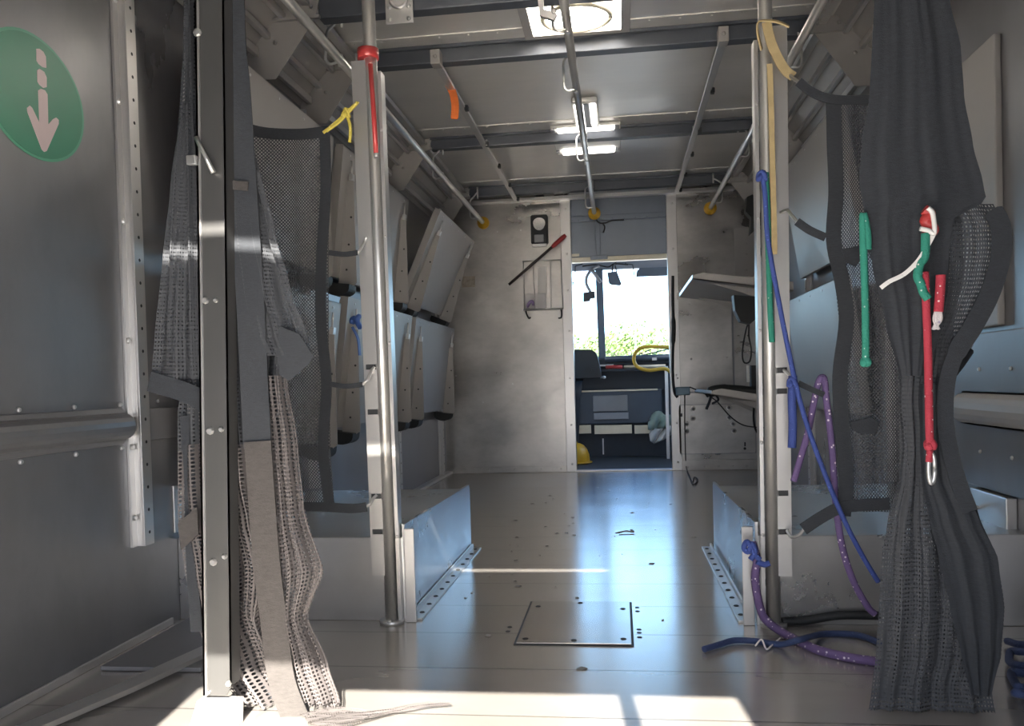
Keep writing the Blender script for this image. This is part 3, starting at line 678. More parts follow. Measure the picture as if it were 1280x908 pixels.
nl = empty('cargo_net', (-.83, 1.69, 0), 'black cargo net bunched into a hanging curtain behind the square post', 'net')
top = [(-420, 232, 280)]
outer = top+[(0, 229, 286), (60, 228, 293), (120, 224, 303), (160, 221, 312), (230, 212, 328), (300, 205, 342), (380, 197, 352), (440, 214, 356), (480, 226, 352), (520, 222, 358), (600, 222, 368), (650, 222, 384), (715, 230, 404), (770, 243, 382), (830, 262, 408), (885, 300, 424)]
cut = lerp_rows(outer, 560)
net_part('net_curtain', NETD, nl, [r for r in outer if r[0] < 560]+[(565, *cut)], 1.70, .016, 6, .42, n=80)
net_part('net_curtain', NETB, nl, [(555, *cut)]+[r for r in outer if r[0] > 560], 1.70, .026, 6, .42, n=80)
inner = top+[(0, 232, 286), (160, 232, 310), (300, 228, 330), (480, 235, 345), (600, 236, 350), (700, 245, 352), (800, 258, 350), (890, 305, 372)]
net_part('net_curtain', NETD, nl, inner, 1.765, .018, 5, .35, phase=1.7, n=60)
net_part('net_flap', NETD, nl, [(130, 226, 240), (230, 212, 246), (330, 202, 250), (420, 193, 254), (474, 189, 258)], 1.672, .012, 2, .22, n=24)
strap_px('hem_band', WEB, nl, [(187, 477), (215, 485), (240, 494), (258, 506)], 1.665, .042, lab='black hem band at the left flap')
net_part('net_flap', NETD, nl, [(215, 285, 325), (290, 290, 343), (360, 296, 362), (420, 305, 383), (445, 318, 389)], 1.672, .014, 3, .35, n=30)
poly_part('corner_patch', WEB, nl, [(350, 408), (374, 418), (392, 446), (385, 456), (362, 476), (350, 470), (346, 440)], 1.664, 'black pointed corner patch')
net_part('dark_lining', WEB, nl, [(-420, 236, 278), (0, 232, 287), (150, 230, 310), (225, 236, 322), (300, 240, 332), (420, 240, 342), (520, 250, 330), (600, 256, 322), (760, 262, 300), (850, 276, 300)], 1.735, .01, 3, .4, phase=.6, n=40)
strap_px('webbing_strip', WEB, nl, [(285, -400), (288, 0), (296, 120), (304, 240), (312, 360), (318, 480), (322, 560)], 1.66, .058, side=(1, .1, 0))
strap_px('webbing_strip', WEBB, nl, [(322, 552), (327, 620), (333, 700), (343, 780), (352, 850), (372, 904)], 1.655, .056, side=(1, .1, 0), lab='wide brown webbing strip')
strap_px('edge_binding', WEB, nl, [(232, 520), (238, 600), (240, 700), (246, 790)], 1.69, .026)
net_part('net_gather', NETB, nl, [(470, 334, 358), (560, 340, 372), (640, 346, 380), (715, 350, 404), (770, 352, 384), (830, 360, 410), (880, 378, 426)], 1.668, .020, 3, .2, n=36)
strap_px('slit_light_strip', WEBB, nl, [(275, 236), (284, 231), (297, 232), (310, 233)], 1.652, .018, side=(0, 0, 1), lab='pale strip standing for slit sunlight on the net')  # strap-shaped stand-in for the slit of sunlight crossing the net
poly_part('corner_patch', WEBB, nl, [(222, 655), (246, 634), (248, 668), (226, 688)], 1.665)
m = MB()
P = []; U = []
for i in range(15):
    s = i/14; a = UZ(372+s*190, 893-16*s-3*math.sin(s*9), .012); b = UZ(396+s*170, 912-34*s+3*math.sin(s*7), .012); row = []
    for j in range(7):
        t = j/6; p = a.lerp(b, t); p.z = .006+.014*abs(math.sin(t*6+s*5))*(1-s*.7); row.append(p)
    P.append(row); U.append([(j/6*.08, s*.5) for j in range(7)])
m.grid(P, U); m.build('net_tail', NETB, nl)

# stretched net on the left, hooked to the slotted pole
def net_panel(name, label, rows, Y, mt, bands, hooks, amp=.008, folds=2, gather=.5, n=40):
    e = empty(name, UY(rows[-1][1], rows[-1][0], Y), label, 'net')
    net_part('mesh', mt, e, rows, Y, amp, folds, gather, n=n)
    for pts, w in bands: strap_px('edge_webbing', WEB, e, pts, Y-.006, w)
    for pts in hooks:
        m = MB(); m.tube(smooth([UY(px, py, Y+dy) for px, py, dy in pts]), .0045, 8); tag(m.build('wire_hook', STEEL, e), 'bent steel wire hook')
    return e
eL = net_panel('side_net', 'black mesh side net hooked to the left slotted pole', [(163, 262, 410), (300, 262, 411), (450, 262, 411), (560, 262, 413), (636, 300, 418)], 2.27, NETS,
    [([(406, 168), (407, 240), (402, 320), (401, 400), (408, 480), (404, 560), (412, 636)], .030)],
    [[(446, 318, .0), (450, 312, -.0), (455, 304, .04), (458, 296, .04)], [(452, 481, 0), (460, 474, 0), (464, 464, .04), (468, 459, .05)], [(456, 634, 0), (463, 630, 0), (466, 624, .03), (471, 619, .04)]], folds=2, gather=.36, amp=.006)
for pts, w in (([(300, 158), (330, 166), (375, 168), (412, 164)], .030), ([(355, 634), (400, 634), (440, 636), (458, 634)], .026)):
    strap_px('edge_webbing', WEB, eL, pts, 2.262, w, side=(0, 0, 1))
for pts in ([(411, 316), (430, 318), (447, 316)], [(411, 480), (432, 483), (453, 481)]): strap_px('pull_cord', WEB, eL, pts, 2.26, .014, side=(0, 0, 1))
eR = net_panel('side_net', 'black mesh side net hooked to the right slotted pole', [(120, 1040, 1112), (250, 1042, 1112), (310, 1040, 1112), (420, 1050, 1126), (480, 1042, 1128), (560, 1046, 1130), (640, 1052, 1130)], 2.2, NETS,
    [([(1042, 122), (1043, 180), (1045, 240), (1042, 300), (1052, 350), (1058, 400), (1050, 470), (1053, 540), (1058, 600), (1054, 645)], .036)],
    [[(986, 93, .10), (992, 98, .06), (1000, 104, .03)], [(976, 266, .11), (984, 263, .08), (990, 270, .04), (997, 278, .02)], [(980, 463, .11), (986, 468, .06), (992, 474, .03), (999, 480, .02)], [(984, 664, .1), (990, 672, .04), (1000, 668, .02), (1006, 660, .01)]], folds=2, gather=.21, amp=.006)
for pts, w in (([(998, 102), (1020, 118), (1048, 125), (1092, 124)], .022), ([(996, 277), (1012, 288), (1032, 297)], .020), ([(998, 479), (1012, 486), (1030, 494)], .014), ([(1004, 662), (1030, 645), (1056, 634), (1112, 630)], .030)):
    strap_px('edge_webbing', WEB, eR, pts, 2.19, w, side=(0, 0, 1))
poly_part('folded_pocket', WEB, eR, [(1062, 528), (1090, 522), (1098, 530), (1094, 542), (1078, 544), (1066, 538)], 2.185)
poly_part('folded_pocket', WEB, eR, [(1052, 312), (1080, 306), (1082, 316), (1070, 334), (1058, 328)], 2.185)

nr = empty('cargo_net', (.6, 1.75, 0), 'large black cargo net hanging as a bunched curtain on the right', 'net')
outR = [(-420, 1100, 1180), (0, 1093, 1188), (60, 1090, 1202), (120, 1087, 1206), (180, 1077, 1217), (230, 1074, 1230), (250, 1078, 1234), (275, 1082, 1192), (330, 1090, 1186), (400, 1106, 1180), (470, 1124, 1160)]
net_part('dark_lining', WEB, nr, outR, 1.722, .0035, 2.6, .5, n=60)
net_part('net_curtain', NETD, nr, [(255, 1080, 1240), (280, 1082, 1256), (310, 1085, 1257), (350, 1098, 1247), (390, 1112, 1226), (430, 1126, 1196), (500, 1124, 1186), (560, 1128, 1188), (600, 1124, 1196), (650, 1110, 1222), (700, 1102, 1246), (760, 1099, 1254), (820, 1095, 1250), (860, 1090, 1238), (906, 1084, 1244)], 1.742, .007, 4.3, .42, n=90)
net_part('net_curtain', NETD, nr, [(240, 1090, 1200), (330, 1100, 1205), (420, 1120, 1190), (500, 1124, 1188), (600, 1125, 1190), (700, 1112, 1200), (800, 1104, 1215), (906, 1094, 1232)], 1.795, .014, 4, .33, phase=2., n=60)
net_part('dark_lining', WEB, nr, [(245, 1084, 1180), (300, 1092, 1178), (360, 1104, 1184), (420, 1122, 1192), (500, 1128, 1190), (580, 1134, 1194), (640, 1160, 1222), (700, 1172, 1246), (740, 1184, 1252), (790, 1200, 1250), (830, 1212, 1244)], 1.768, .010, 3, .5, phase=.8, n=44)
strap_px('edge_webbing', WEB, nr, [(1240, 262), (1251, 285), (1250, 325), (1236, 370), (1215, 410), (1196, 440), (1184, 476), (1182, 530), (1194, 590), (1212, 640)], 1.715, [.02]+[.036]*30+[.03]*24, side=(1, 0, .3))
net_part('dark_lining', WEB, nr, [(480, 1150, 1188), (560, 1150, 1191), (600, 1152, 1197), (650, 1162, 1224), (700, 1174, 1248), (760, 1188, 1255), (820, 1202, 1250), (870, 1214, 1240)], 1.722, .005, 2, .3, n=30)
m = MB(); m.tube(smooth([UY(1182, 478, 1.74), UY(1196, 462, 1.78), UY(1212, 440, 1.9)]), .008, 8); m.build('tie_cord', WEB, nr)
m = MB(); m.tube(smooth([UY(1208, 438, 1.9), UY(1214, 430, 1.92), UY(1218, 414, 1.95), UY(1222, 406, 1.96), UY(1216, 408, 1.96)]), .005, 8); tag(m.build('wire_hook', STEEL, nr), 'bent steel wire hook')

# ------------------------------------------------------------------ ropes
def rope(name, mt, label, pts, Y, r, cat='rope', knot=None, extra=None):
    P = smooth([UY(px, py, Y+(o[0] if o else 0)) for px, py, *o in pts], 8)
    m = MB(); m.tube(P, r, 8)
    if knot:
        for (px, py, kr) in knot:
            c = UY(px, py, Y); m.tube(smooth([c+Vector((kr*math.cos(t), .6*kr*math.sin(2*t), kr*1.1*math.sin(t*1.7))) for t in [k*.8 for k in range(10)]], 3), r, 7)
    o = m.build(name, mt)
    return tag(o, label, cat)
rope('blue_rope', R_BLUE, 'thin blue rope slanting down from the right pole to the net foot', [(951, 214), (956, 240), (960, 300), (974, 380), (986, 440), (997, 490), (1010, 535), (1030, 590), (1055, 650), (1078, 695), (1098, 728)], 2.16, .0062, knot=[(952, 220, .009), (990, 478, .008)])
rope('blue_rope', R_BLUE, 'short doubled blue rope hanging behind the right pole', [(991, 470), (990, 500), (991, 530), (990, 560)], 2.24, .011)
rope('green_rope', R_GREEN, 'straight green rope hanging down the right pole', [(957, 216), (959, 260), (961, 330), (963, 390), (965, 428)], 2.30, .008)
rope('purple_rope', R_PURP, 'purple flecked rope looping over the side net down to the wheel box', [(992, 602), (1000, 575), (1010, 540), (1018, 500), (1024, 476), (1030, 474), (1033, 500), (1040, 560), (1044, 620), (1052, 680), (1066, 725), (1084, 758), (1094, 768)], 2.2, .0085)
P = [(940, 678), (946, 700), (944, 725), (950, 760), (960, 778)]
m = MB(); m.tube(smooth([UY(px, py, 2.27) for px, py in P]+[UZ(985, 795, .011), UZ(1020, 812, .011), UZ(1060, 822, .011), UZ(1100, 828, .011)], 8), .011, 8)
tag(m.build('purple_rope', R_PURP), 'purple flecked rope from the right pole foot across the floor', 'rope')
m = MB(); m.tube(smooth([UY(px, py, 2.25) for px, py in ((950, 700), (944, 694), (938, 682), (933, 678), (930, 686), (936, 690), (940, 680), (944, 690), (938, 700))], 5), .0075, 7); m.tube(smooth([UY(px, py, 2.25) for px, py in ((946, 702), (955, 706), (962, 704))]), .008, 7); tag(m.build('rope_knot', R_BLUE), 'small blue rope knot beside the foot of the right pole', 'knot')
m = MB(); m.tube(smooth([UZ(880, 812, .009), UZ(900, 806, .009), UZ(918, 801, .009), UZ(945, 802, .009), UZ(975, 806, .009), UZ(1000, 800, .03), UZ(1030, 793, .009), UZ(1070, 794, .009), UZ(1100, 804, .009)], 8), .008, 8)
tag(m.build('blue_rope', R_NAVY), 'dark blue rope lying across the floor in front of the right pole', 'rope')
m = MB(); m.tube(smooth([UZ(944, 808, .006), UZ(952, 800, .02), UZ(958, 812, .006), UZ(966, 806, .008), UZ(975, 798, .012)], 6), .0022, 6); tag(m.build('white_string', R_WHT), 'thin pale string tangled on the dark blue rope', 'string')
m = MB(); m.tube(smooth([(UY(978, 780, 2.33).x, 2.332, .012), (UY(1010, 776, 2.33).x, 2.336, .016), (UY(1050, 768, 2.33).x, 2.336, .03), (UY(1100, 766, 2.33).x, 2.334, .03)], 6), .012, 8); tag(m.build('black_hose', RUBBER), 'black hose lying along the foot of the right wheel box', 'hose')
rope('green_rope', R_GREEN, 'green rope dangling straight down the left side of the right net', [(1085, 312), (1084, 290), (1079, 268), (1079, 300), (1081, 360), (1082, 420), (1082, 455)], 1.71, .0072, knot=[(1082, 452, .004)])
rr = empty('red_rope', UY(1160, 560, 1.68), 'long red rope hanging on the right net with a steel snap hook', 'rope')
m = MB(); m.tube(smooth([UY(px, py, 1.68) for px, py in ((1156, 340), (1158, 390), (1160, 440), (1161, 500), (1162, 545), (1163, 556))]), .0075, 8); c = UY(1163, 556, 1.68)
m.tube(smooth([c+Vector((.005*math.cos(t), .005*math.sin(2*t), .006*math.sin(1.7*t))) for t in [k*.8 for k in range(9)]], 3), .007, 7); m.tube([c, UY(1161, 578, 1.676)], .006, 7); m.build('cord', R_RED, rr)
m = MB(); m.tube([UY(1164.5+4*math.cos(t), 586+19*math.sin(t), 1.678) for t in [2*PI*k/20 for k in range(21)]], .0042, 8); tag(m.build('snap_hook', STEEL, rr), 'oblong steel snap hook')
rope('red_rope', R_RED, 'short red rope end with frayed tip hanging right of the long red rope', [(1176, 344), (1175, 365), (1173, 390)], 1.68, .009)
m = MB()
for k in range(9): m.tube(smooth([UY(1172+random.uniform(-3, 4), 385, 1.68), UY(1171+random.uniform(-5, 6), 400, 1.68), UY(1170+random.uniform(-6, 8), 412, 1.68)]), .0022, 5)
tag(m.build('frayed_end', R_WHT), 'white frayed strands at the tip of the short red rope', 'rope end')
rope('red_tape_knot', RED, 'tangled red tape knot at the top of the red rope', [(1155, 262), (1163, 268), (1156, 276), (1165, 284), (1158, 290), (1167, 288), (1160, 274)], 1.68, .010, cat='knot')
rope('green_rope', R_GREEN, 'short green rope twisted behind the long red rope', [(1157, 292), (1156, 320), (1150, 330), (1147, 345), (1151, 355), (1154, 365), (1160, 374)], 1.675, .0085)
rope('white_tape', WHITE, 'white tape scrap folded over the red tape knot', [(1150, 286), (1160, 288), (1168, 291), (1166, 268), (1160, 260)], 1.668, .0045, cat='tape')
m = MB(); m.band(smooth([UY(px, py, 1.672) for px, py in ((1101, 360), (1112, 352), (1130, 343), (1146, 328), (1158, 310), (1168, 291))]), .008, .002, (1, 0, .6)); tag(m.build('cable_tie', WHITE), 'pale grey cable tie curving across the right net', 'cable tie')
rope('yellow_rope', R_YEL, 'thin yellow rope tying the left side net to the pole', [(404, 166), (414, 158), (428, 146), (436, 138), (447, 128), (436, 140), (422, 154), (408, 164)], 2.255, .0045, knot=[(432, 141, .01)])
rope('yellow_rope', R_YEL, 'yellow rope tail hanging from the knot near the left pole', [(433, 143), (437, 155), (438, 166), (437, 178)], 2.255, .0045)
m = MB()
m.band(smooth([UY(px, py, Y) for px, py, Y in ((952, 62, 2.30), (947, 40, 2.28), (950, 27, 2.28), (970, 27, 2.285), (986, 33, 2.29))]), .022, .004, (.3, 1, .6))
m.band(smooth([UY(px, py, 2.285) for px, py in ((958, 28), (963, 50), (972, 72), (982, 88), (992, 96))]), .024, .004, (1, 0, .2))
m.band(smooth([UY(px, py, 2.295) for px, py in ((962, 80), (964, 140), (966, 220), (968, 300), (968, 318))]), .014, .004, (1, 0, 0))
tag(m.build('beige_strap', BEIGE), 'beige webbing strap wrapped over the top of the right pole', 'strap')
P = []
for k in range(6):
    row = [UZ(1264+random.uniform(-5, 5), 802+k*13, .013+.006*k), UZ(1276, 806+k*13+random.uniform(-4, 4), .026+.004*k), UZ(1294, 803+k*14, .016), UZ(1312, 806+k*14, .013)]
    P += row if k % 2 == 0 else row[::-1]
m = MB(); m.tube(smooth(P, 6), .009, 7)
tag(m.build('rope_pile', R_NAVY), 'pile of dark rope on the floor at the right edge', 'rope')

# ------------------------------------------------------------------ things on the left bulkhead panel
Yb = YB-.002
def bx(m, px0, py0, px1, py1, d0, d1, bev=.0):
    a, b = UY(px0, py0, YB), UY(px1, py1, YB); m.box(min(a.x, b.x), max(a.x, b.x), YB-d1, YB-d0, min(a.z, b.z), max(a.z, b.z), bev)
e = empty('soap_dispenser', UY(675, 308, YB), 'black and chrome soap dispenser on the left bulkhead panel', 'dispenser')
m = MB(); bx(m, 664, 271, 686, 306, .0, .07, .012); m.build('body', BLACKP, e)
m = MB(); c = UY(675, 281, YB); m.prism([(c.x+.045*math.cos(t), YB-.076, c.z+.055*math.sin(t)*(1 if math.sin(t) < 0 else .7)) for t in [2*PI*k/24 for k in range(24)]], (0, .008, 0)); m.build('window', mat('chrome_face', (.85, .85, .85), 1, .15), e)
m = MB(); bx(m, 669, 296, 681, 305, .07, .085, .004); m.build('push_bar', GREYP, e)
m = MB(); bx(m, 666, 305.5, 684, 309, .01, .06, .004); m.build('nozzle_tray', STEEL, e)
e = empty('squeegee_stick', UY(670, 325, YB), 'dark stick with red handle stuck slantwise across the wire rack', 'stick')
a, b, c = UY(636, 356, YB-.05), UY(690, 309, YB-.05), UY(707, 294, YB-.05)
m = MB(); m.tube([a, b], .010, 8); m.build('shaft', mat('dark_brown_stick', (.06, .045, .04), 0, .5, .3, 20), e)
m = MB(); m.tube([b, b.lerp(c, .2), b.lerp(c, .8), c], [.012, .016, .017, .013], 10); m.build('handle', RED, e)
e = empty('wire_rack', UY(678, 388, YB), 'thin wire document rack hung on the left bulkhead panel', 'rack')
m = MB()
def wire(pts, r=.004, d=.035): m.tube([UY(px, py, YB-d) for px, py in pts], r, 6)
wire([(653, 327), (702, 325)]); wire([(654, 327), (656, 388)]); wire([(666, 326), (669, 386)], .003); wire([(688, 326), (689, 386)], .003); wire([(701, 325), (704, 386)]); wire([(654, 388), (704, 386)], .006)
wire([(654, 388), (704, 386)], .004, .01)
m.build('frame', STEEL, e)
for px in (657, 701):
    m = MB(); m.tube(smooth([UY(px, 387, YB-.03), UY(px+1, 392, YB-.035), UY(px+4, 398, YB-.06), UY(px+6, 397, YB-.07)] if px < 680 else [UY(px, 386, YB-.03), UY(px+1, 391, YB-.035), UY(px+.5, 397, YB-.06), UY(px-3, 398, YB-.07)]), .006, 7); m.build('hook', BLACKP, e)
m = MB(); bx(m, 657, 368, 683, 386, .012, .03, .003); tag(m.build('document_pouch', PLASTICW), 'small clear plastic pouch standing in the wire rack', 'pouch')
m = MB(); bx(m, 672, 334, 684, 368, .002, .01, .001); tag(m.build('paper_sheet', WHITE), 'narrow white paper sheet behind the wire rack', 'paper')
m = MB(); c = UY(663, 380, YB-.045); m.tube(smooth([c+Vector((.022*math.cos(t), .005*math.sin(3*t), .02*math.sin(1.6*t))) for t in [k*.7 for k in range(10)]], 3), .009, 7); tag(m.build('lilac_tangle', LILAC), 'small lilac plastic bundle in the wire rack', 'bundle')
m = MB(); bx(m, 577, 346, 594, 359, .0, .004, .001); tag(m.build('torn_label', mat('torn_paper', (.50, .44, .36), 0, .8, .5, 30)), 'torn paper label stuck on the bulkhead beside the leaning shelf', 'label')
m = MB(); m.box(-1.02, -.44, YB-.004, YB, 1.86, 1.863)
# screws scattered on the panel
m.b.clear()
for px, py in ((622, 290), (651, 288), (570, 470), (604, 503), (641, 480), (660, 250), (704, 252), (704, 396), (708, 505), (709, 563)): m.bolt(UY(px, py, YB), (0, -1, 0), .007, .004)
m.build('panel_screws', STEEL, bpy.data.objects['wall_front_left'])

# ------------------------------------------------------------------ right bulkhead panel
m = MB(); bx(m, 846, 369, 916, 490, .0, .006, .001); bx(m, 846, 366, 916, 372, .006, .012, .001)
for px, py in ((862, 380), (907, 378), (864, 449), (909, 447), (847, 473)): m.bolt(UY(px, py, YB-.006), (0, -1, 0), .008, .004)
tag(m.build('bulkhead_sheet', ALUB), 'middle aluminium sheet on the right bulkhead below the lowered shelf', 'sheet')
m = MB()
for a_, b_ in (((846, 369), (916, 369.6)), ((846, 490), (916, 490.6)), ((916, 369), (916.6, 490)), ((846, 506.4), (945, 507)), ((944, 507), (944.6, 566)), ((846, 566), (945, 566.7))): bx(m, *a_, *b_, .0, .007)
m.build('seam_gap', GREYP, bpy.data.objects['wall_front_right'])
e = empty('bolted_plate', UY(900, 565, YB), 'low bulkhead plate at right with big washered bolts', 'plate')
m = MB(); bx(m, 848, 507, 944, 566, .0, .008, .001); m.build('plate', ALUB, e)
for px, py in ((866, 511), (866, 523), (858, 530), (858, 539), (911, 510), (911, 522), (916, 530), (917, 539)):
    m = MB(); q = UY(px, py, YB-.008); m.bolt(q, (0, -1, 0), .020, .004); bo = m.build('bolt', STEEL, e); m = MB(); m.bolt(q+Vector((0, -.003, 0)), (0, -1, 0), .011, .008); m.build('bolt_head', GREYP, bo)
m = MB(); bx(m, 850, 517, 853, 521, .008, .01); bx(m, 930, 553, 932, 558, .008, .01); m.bolt(UY(931, 561, YB-.008), (0, -1, 0), .01, .003); m.build('small_hole', BLACKP, e)
m = MB(); bx(m, 918, 286, 944, 345, .0, .006, .001)
for py in (305, 318, 338): m.bolt(UY(933, py, YB-.006), (0, -1, 0), .008, .004)
tag(m.build('edge_strip', ALUS), 'upright riveted strip at the right end of the bulkhead', 'strip')
m = MB(); m.tube(smooth([UY(px, py, YB-.03) for px, py in ((841, 345), (841, 380), (842, 412), (841, 440), (841, 470), (843, 490), (847, 497))]), [.010]*10+[.016]*6+[.010]*33, 8); tag(m.build('black_cable', R_BLK), 'thick black cable running down the right door jamb', 'cable')
e = empty('connector_box', UY(850, 490, YB), 'teal grey connector box on the right door jamb with a wire to the floor', 'box')
m = MB(); bx(m, 844, 484, 862, 494, .0, .05, .006); m.build('housing', TEAL, e)
m = MB(); m.tube(smooth([UY(856, 494, YB-.02), UY(856, 530, YB-.02), UY(857, 570, YB-.02), UY(858, 585, YB-.03)]+[UZ(862, 596, .006), UZ(867, 606, .006), UZ(872, 600, .008), UZ(868, 597, .006), UZ(866, 603, .005)], 6), .004, 6); m.build('wire', R_BLK, e)
m = MB(); m.tube(smooth([UY(px, py, 5.9) for px, py in ((862, 484), (880, 492), (896, 502), (912, 520), (930, 532), (956, 535))]), .004, 6); tag(m.build('thin_wire', R_BLK), 'thin wire sagging across the right bulkhead from the connector box', 'wire')
e = empty('padded_arm', UY(915, 494, 5.5), 'black padded arm sticking out towards the door from the right wall', 'arm')
m = MB(); m.tube(smooth([UY(882, 494, 5.5), UY(892, 489, 5.5), UY(910, 487, 5.5), UY(935, 489, 5.5), UY(956, 492, 5.5)]), [.02]*4+[.034]*8+[.03]*10+[.028]*3, 10); m.build('pad', RUBBER, e)
m = MB(); m.tube(smooth([UY(890, 492, 5.47), UY(887, 502, 5.47), UY(883, 512, 5.47)]), .009, 7); m.tube(smooth([UY(893, 492, 5.47), UY(898, 500, 5.47), UY(890, 505, 5.47)]), .007, 7); m.build('tie_end', WEB, e)
e = empty('socket_box', UY(940, 475, 5.6), 'black socket box with a white plate by the right wall', 'socket')
m = MB(); a, b = UY(938, 457, 5.6), UY(948, 490, 5.6); m.box(a.x, b.x, 5.58, 5.66, b.z, a.z, .005); m.build('housing', BLACKP, e)
m = MB(); a, b = UY(933, 457, 5.58), UY(937, 478, 5.58); m.box(a.x, b.x, 5.57, 5.58, b.z, a.z, .001); m.build('face_plate', WHITE, e)
m = MB(); m.tube(smooth([UY(px, py, 5.3) for px, py in ((936, 402), (932, 415), (928, 440), (930, 453), (937, 452), (939, 438), (936, 420), (936, 405), (934, 385), (930, 372)) ]), .005, 7); tag(m.build('cord_loop', R_BLK), 'black cord loop hanging under the upper lowered shelf', 'cord')
m = MB(); m.prism([UY(px, py, 5.2) for px, py in ((917, 369), (947, 371), (946, 398), (938, 405), (926, 402), (919, 388))], (0, .10, 0)); tag(m.build('black_pouch', RUBBER), 'black pouch under the upper lowered shelf at right', 'pouch')
m = MB(); m.tube(smooth([UY(px, py, 5.5) for px, py in ((944, 495), (942, 520), (945, 538), (956, 550))]), .007, 7); tag(m.build('black_cable', R_BLK), 'black cable hanging below the padded arm', 'cable')
m = MB(); m.prism([UY(px, py, 5.7) for px, py in ((934, 246), (941, 243), (950, 262), (950, 282), (938, 293), (939, 272), (932, 264))], (0, .08, 0)); tag(m.build('cloth_bag', RUBBER), 'black cloth bundle hanging at the upper right bulkhead corner', 'bag')

# ------------------------------------------------------------------ cab beyond the doorway
CF, CR = 7.55, 8.0
m = MB(); m.box(XL, XR, YB+.06, CF+.1, -.06, -.002); struct('floor_cab', m, NAVYD)
m = MB(); m.box(XL-.05, XL, YB+.05, CR, -.06, .95); m.box(XL-.05, XL, YB+.05, CR, 1.75, 2.1); m.box(XL-.05, XL, 7.75, CR, .9, 1.8); m.box(XL-.05, XL, YB+.05, 6.5, .9, 1.8); struct('wall_cab_left', m, NAVY)
m = MB(); m.box(XR, XR+.05, YB+.05, CR, -.06, .95); m.box(XR, XR+.05, YB+.05, CR, 1.75, 2.1); m.box(XR, XR+.05, 7.75, CR, .9, 1.8); m.box(XR, XR+.05, YB+.05, 6.5, .9, 1.8); struct('wall_cab_right', m, NAVY)
m = MB(); m.box(XL-.05, XR+.05, YB+.35, CR+.1, 2.0, 2.06); struct('ceiling_cab', m, NAVY)
# header panels over the doorway
m = MB(); m.box(DL-.2, DR+.2, 6.45, 6.50, 1.60, ZC); struct('wall_header', m, CABM)
m = MB(); m.box(DL-.2, DR+.2, 6.42, 6.45, 1.885, 1.925, .003)
for k in range(12): m.bolt((DL-.1+k*.085, 6.42, 1.893), (0, -1, 0), .005, .004)
struct('trim_%d' % n_t, m, CABM); n_t += 1
m = MB(); m.box(DL-.2, DR+.2, 6.415, 6.47, 1.575, 1.612, .003); m.box(DL-.2, -.28, 6.41, 6.42, 1.62, 1.64); struct('trim_%d' % n_t, m, CREAM); n_t += 1
m = MB(); a, b = UY(747, 283, 6.43), UY(753, 325, 6.43); m.box(a.x-.018, a.x+.018, 6.425, 6.45, 1.60, 1.885, .003); m.box(a.x-.06, a.x+.07, 6.405, 6.43, 1.59, 1.62, .003); tag(m.build('header_bracket', CABM), 'upright grey bracket on the panel above the doorway', 'bracket')
m = MB(); m.tube(smooth([UY(px, py, 6.412) for px, py in ((743, 270), (748, 278), (756, 279), (765, 276), (780, 275))]), .005, 6); m.tube(smooth([UY(px, py, 6.412) for px, py in ((753, 279), (756, 284), (754, 291))]), .005, 6); tag(m.build('dangling_wire', R_BLK), 'dark wire dangling over the door header below the middle rail', 'wire')
# front of cab: sill, pillar, glass
Z0, Z1 = .885, 1.72
m = MB(); m.box(XL, XR, 7.80, 7.86, 1.69, 2.06); struct('wall_cab_front', m, CABM)
m = MB(); m.box(XL, XR, 7.78, 7.86, .2, .89); struct('wall_cab_front_lower', m, NAVYD)
m = MB(); a = UY(752, 400, 7.8); m.prism([(a.x-.035, 7.77, .88), (a.x+.03, 7.77, .88), (a.x+.02, 7.77, 1.70), (a.x-.045, 7.77, 1.70)], (0, .05, 0)); struct('trim_%d' % n_t, m, NAVY); n_t += 1
m = MB(); m.box(XL, XR, 7.81, 7.816, .88, 1.70); struct('window_1', m, GLASS)
e = empty('dashboard', (0, 7.5, .56), 'dark cab dashboard under the windscreen', 'dashboard')
m = MB(); m.box(-1.0, 1.0, 7.55, 7.765, .80, .875, .015); m.box(-1.0, 1.0, 7.60, 7.765, .58, .80); m.build('dash_body', NAVYD, e)
m = MB(); m.box(-.95, .95, 7.40, 7.60, .752, .772, .004); m.build('dash_tray', NAVYD, e)
m = MB(); a, b = UY(756, 450, 7.5), UY(838, 447, 7.5); m.tube([(a.x, 7.52, .86), (b.x+.1, 7.52, .865)], .028, 12); m.build('dash_roll', NAVY, e)
m = MB(); m.box(-.25, -.05, 7.53, 7.56, .80, .815); m.build('dash_label', WHITE, e)
m = MB(); q = UY(818, 449, 7.48); m.box(q.x-.02, q.x+.02, 7.478, 7.492, q.z-.012, q.z+.012); m.build('sticker', WHITE, e)
e = empty('lower_dash_panel', (0, 7.4, .3), 'dark lower dash panel with a grey centre box and pale sill strip', 'panel')
m = MB(); m.box(-.7, .36, 7.42, 7.48, .29, .585, .01); m.build('panel_sheet', NAVY, e)
m = MB(); a, b = UY(726, 486, 7.41), UY(822, 485, 7.41); m.box(a.x, b.x, 7.405, 7.43, .575, .59, .002)
for k in range(4): m.bolt((a.x+.06+k*.15, 7.405, .583), (0, -1, 0), .006, .003)
m.build('top_edge', CREAM, e)
m = MB(); a, b = UY(741, 495, 7.4), UY(785, 514, 7.4); m.box(a.x, b.x, 7.36, 7.42, b.z, a.z, .006); m.build('centre_box', GREYP, e)
m = MB(); a, b = UY(742, 516, 7.4), UY(786, 524, 7.4); m.box(a.x, b.x, 7.385, 7.42, b.z, a.z, .004); m.build('box_base', CABM, e)
for p, q in ((721, 739), (743, 790), (793, 813)):
    m = MB(); a, b = UY(p, 532, 7.4), UY(q, 542, 7.4); m.box(a.x, b.x, 7.385, 7.42, b.z, a.z, .002); m.bolt((a.x+.02, 7.385, (a.z+b.z)/2), (0, -1, 0), .005, .003); m.build('sill_strip', CREAM, e)
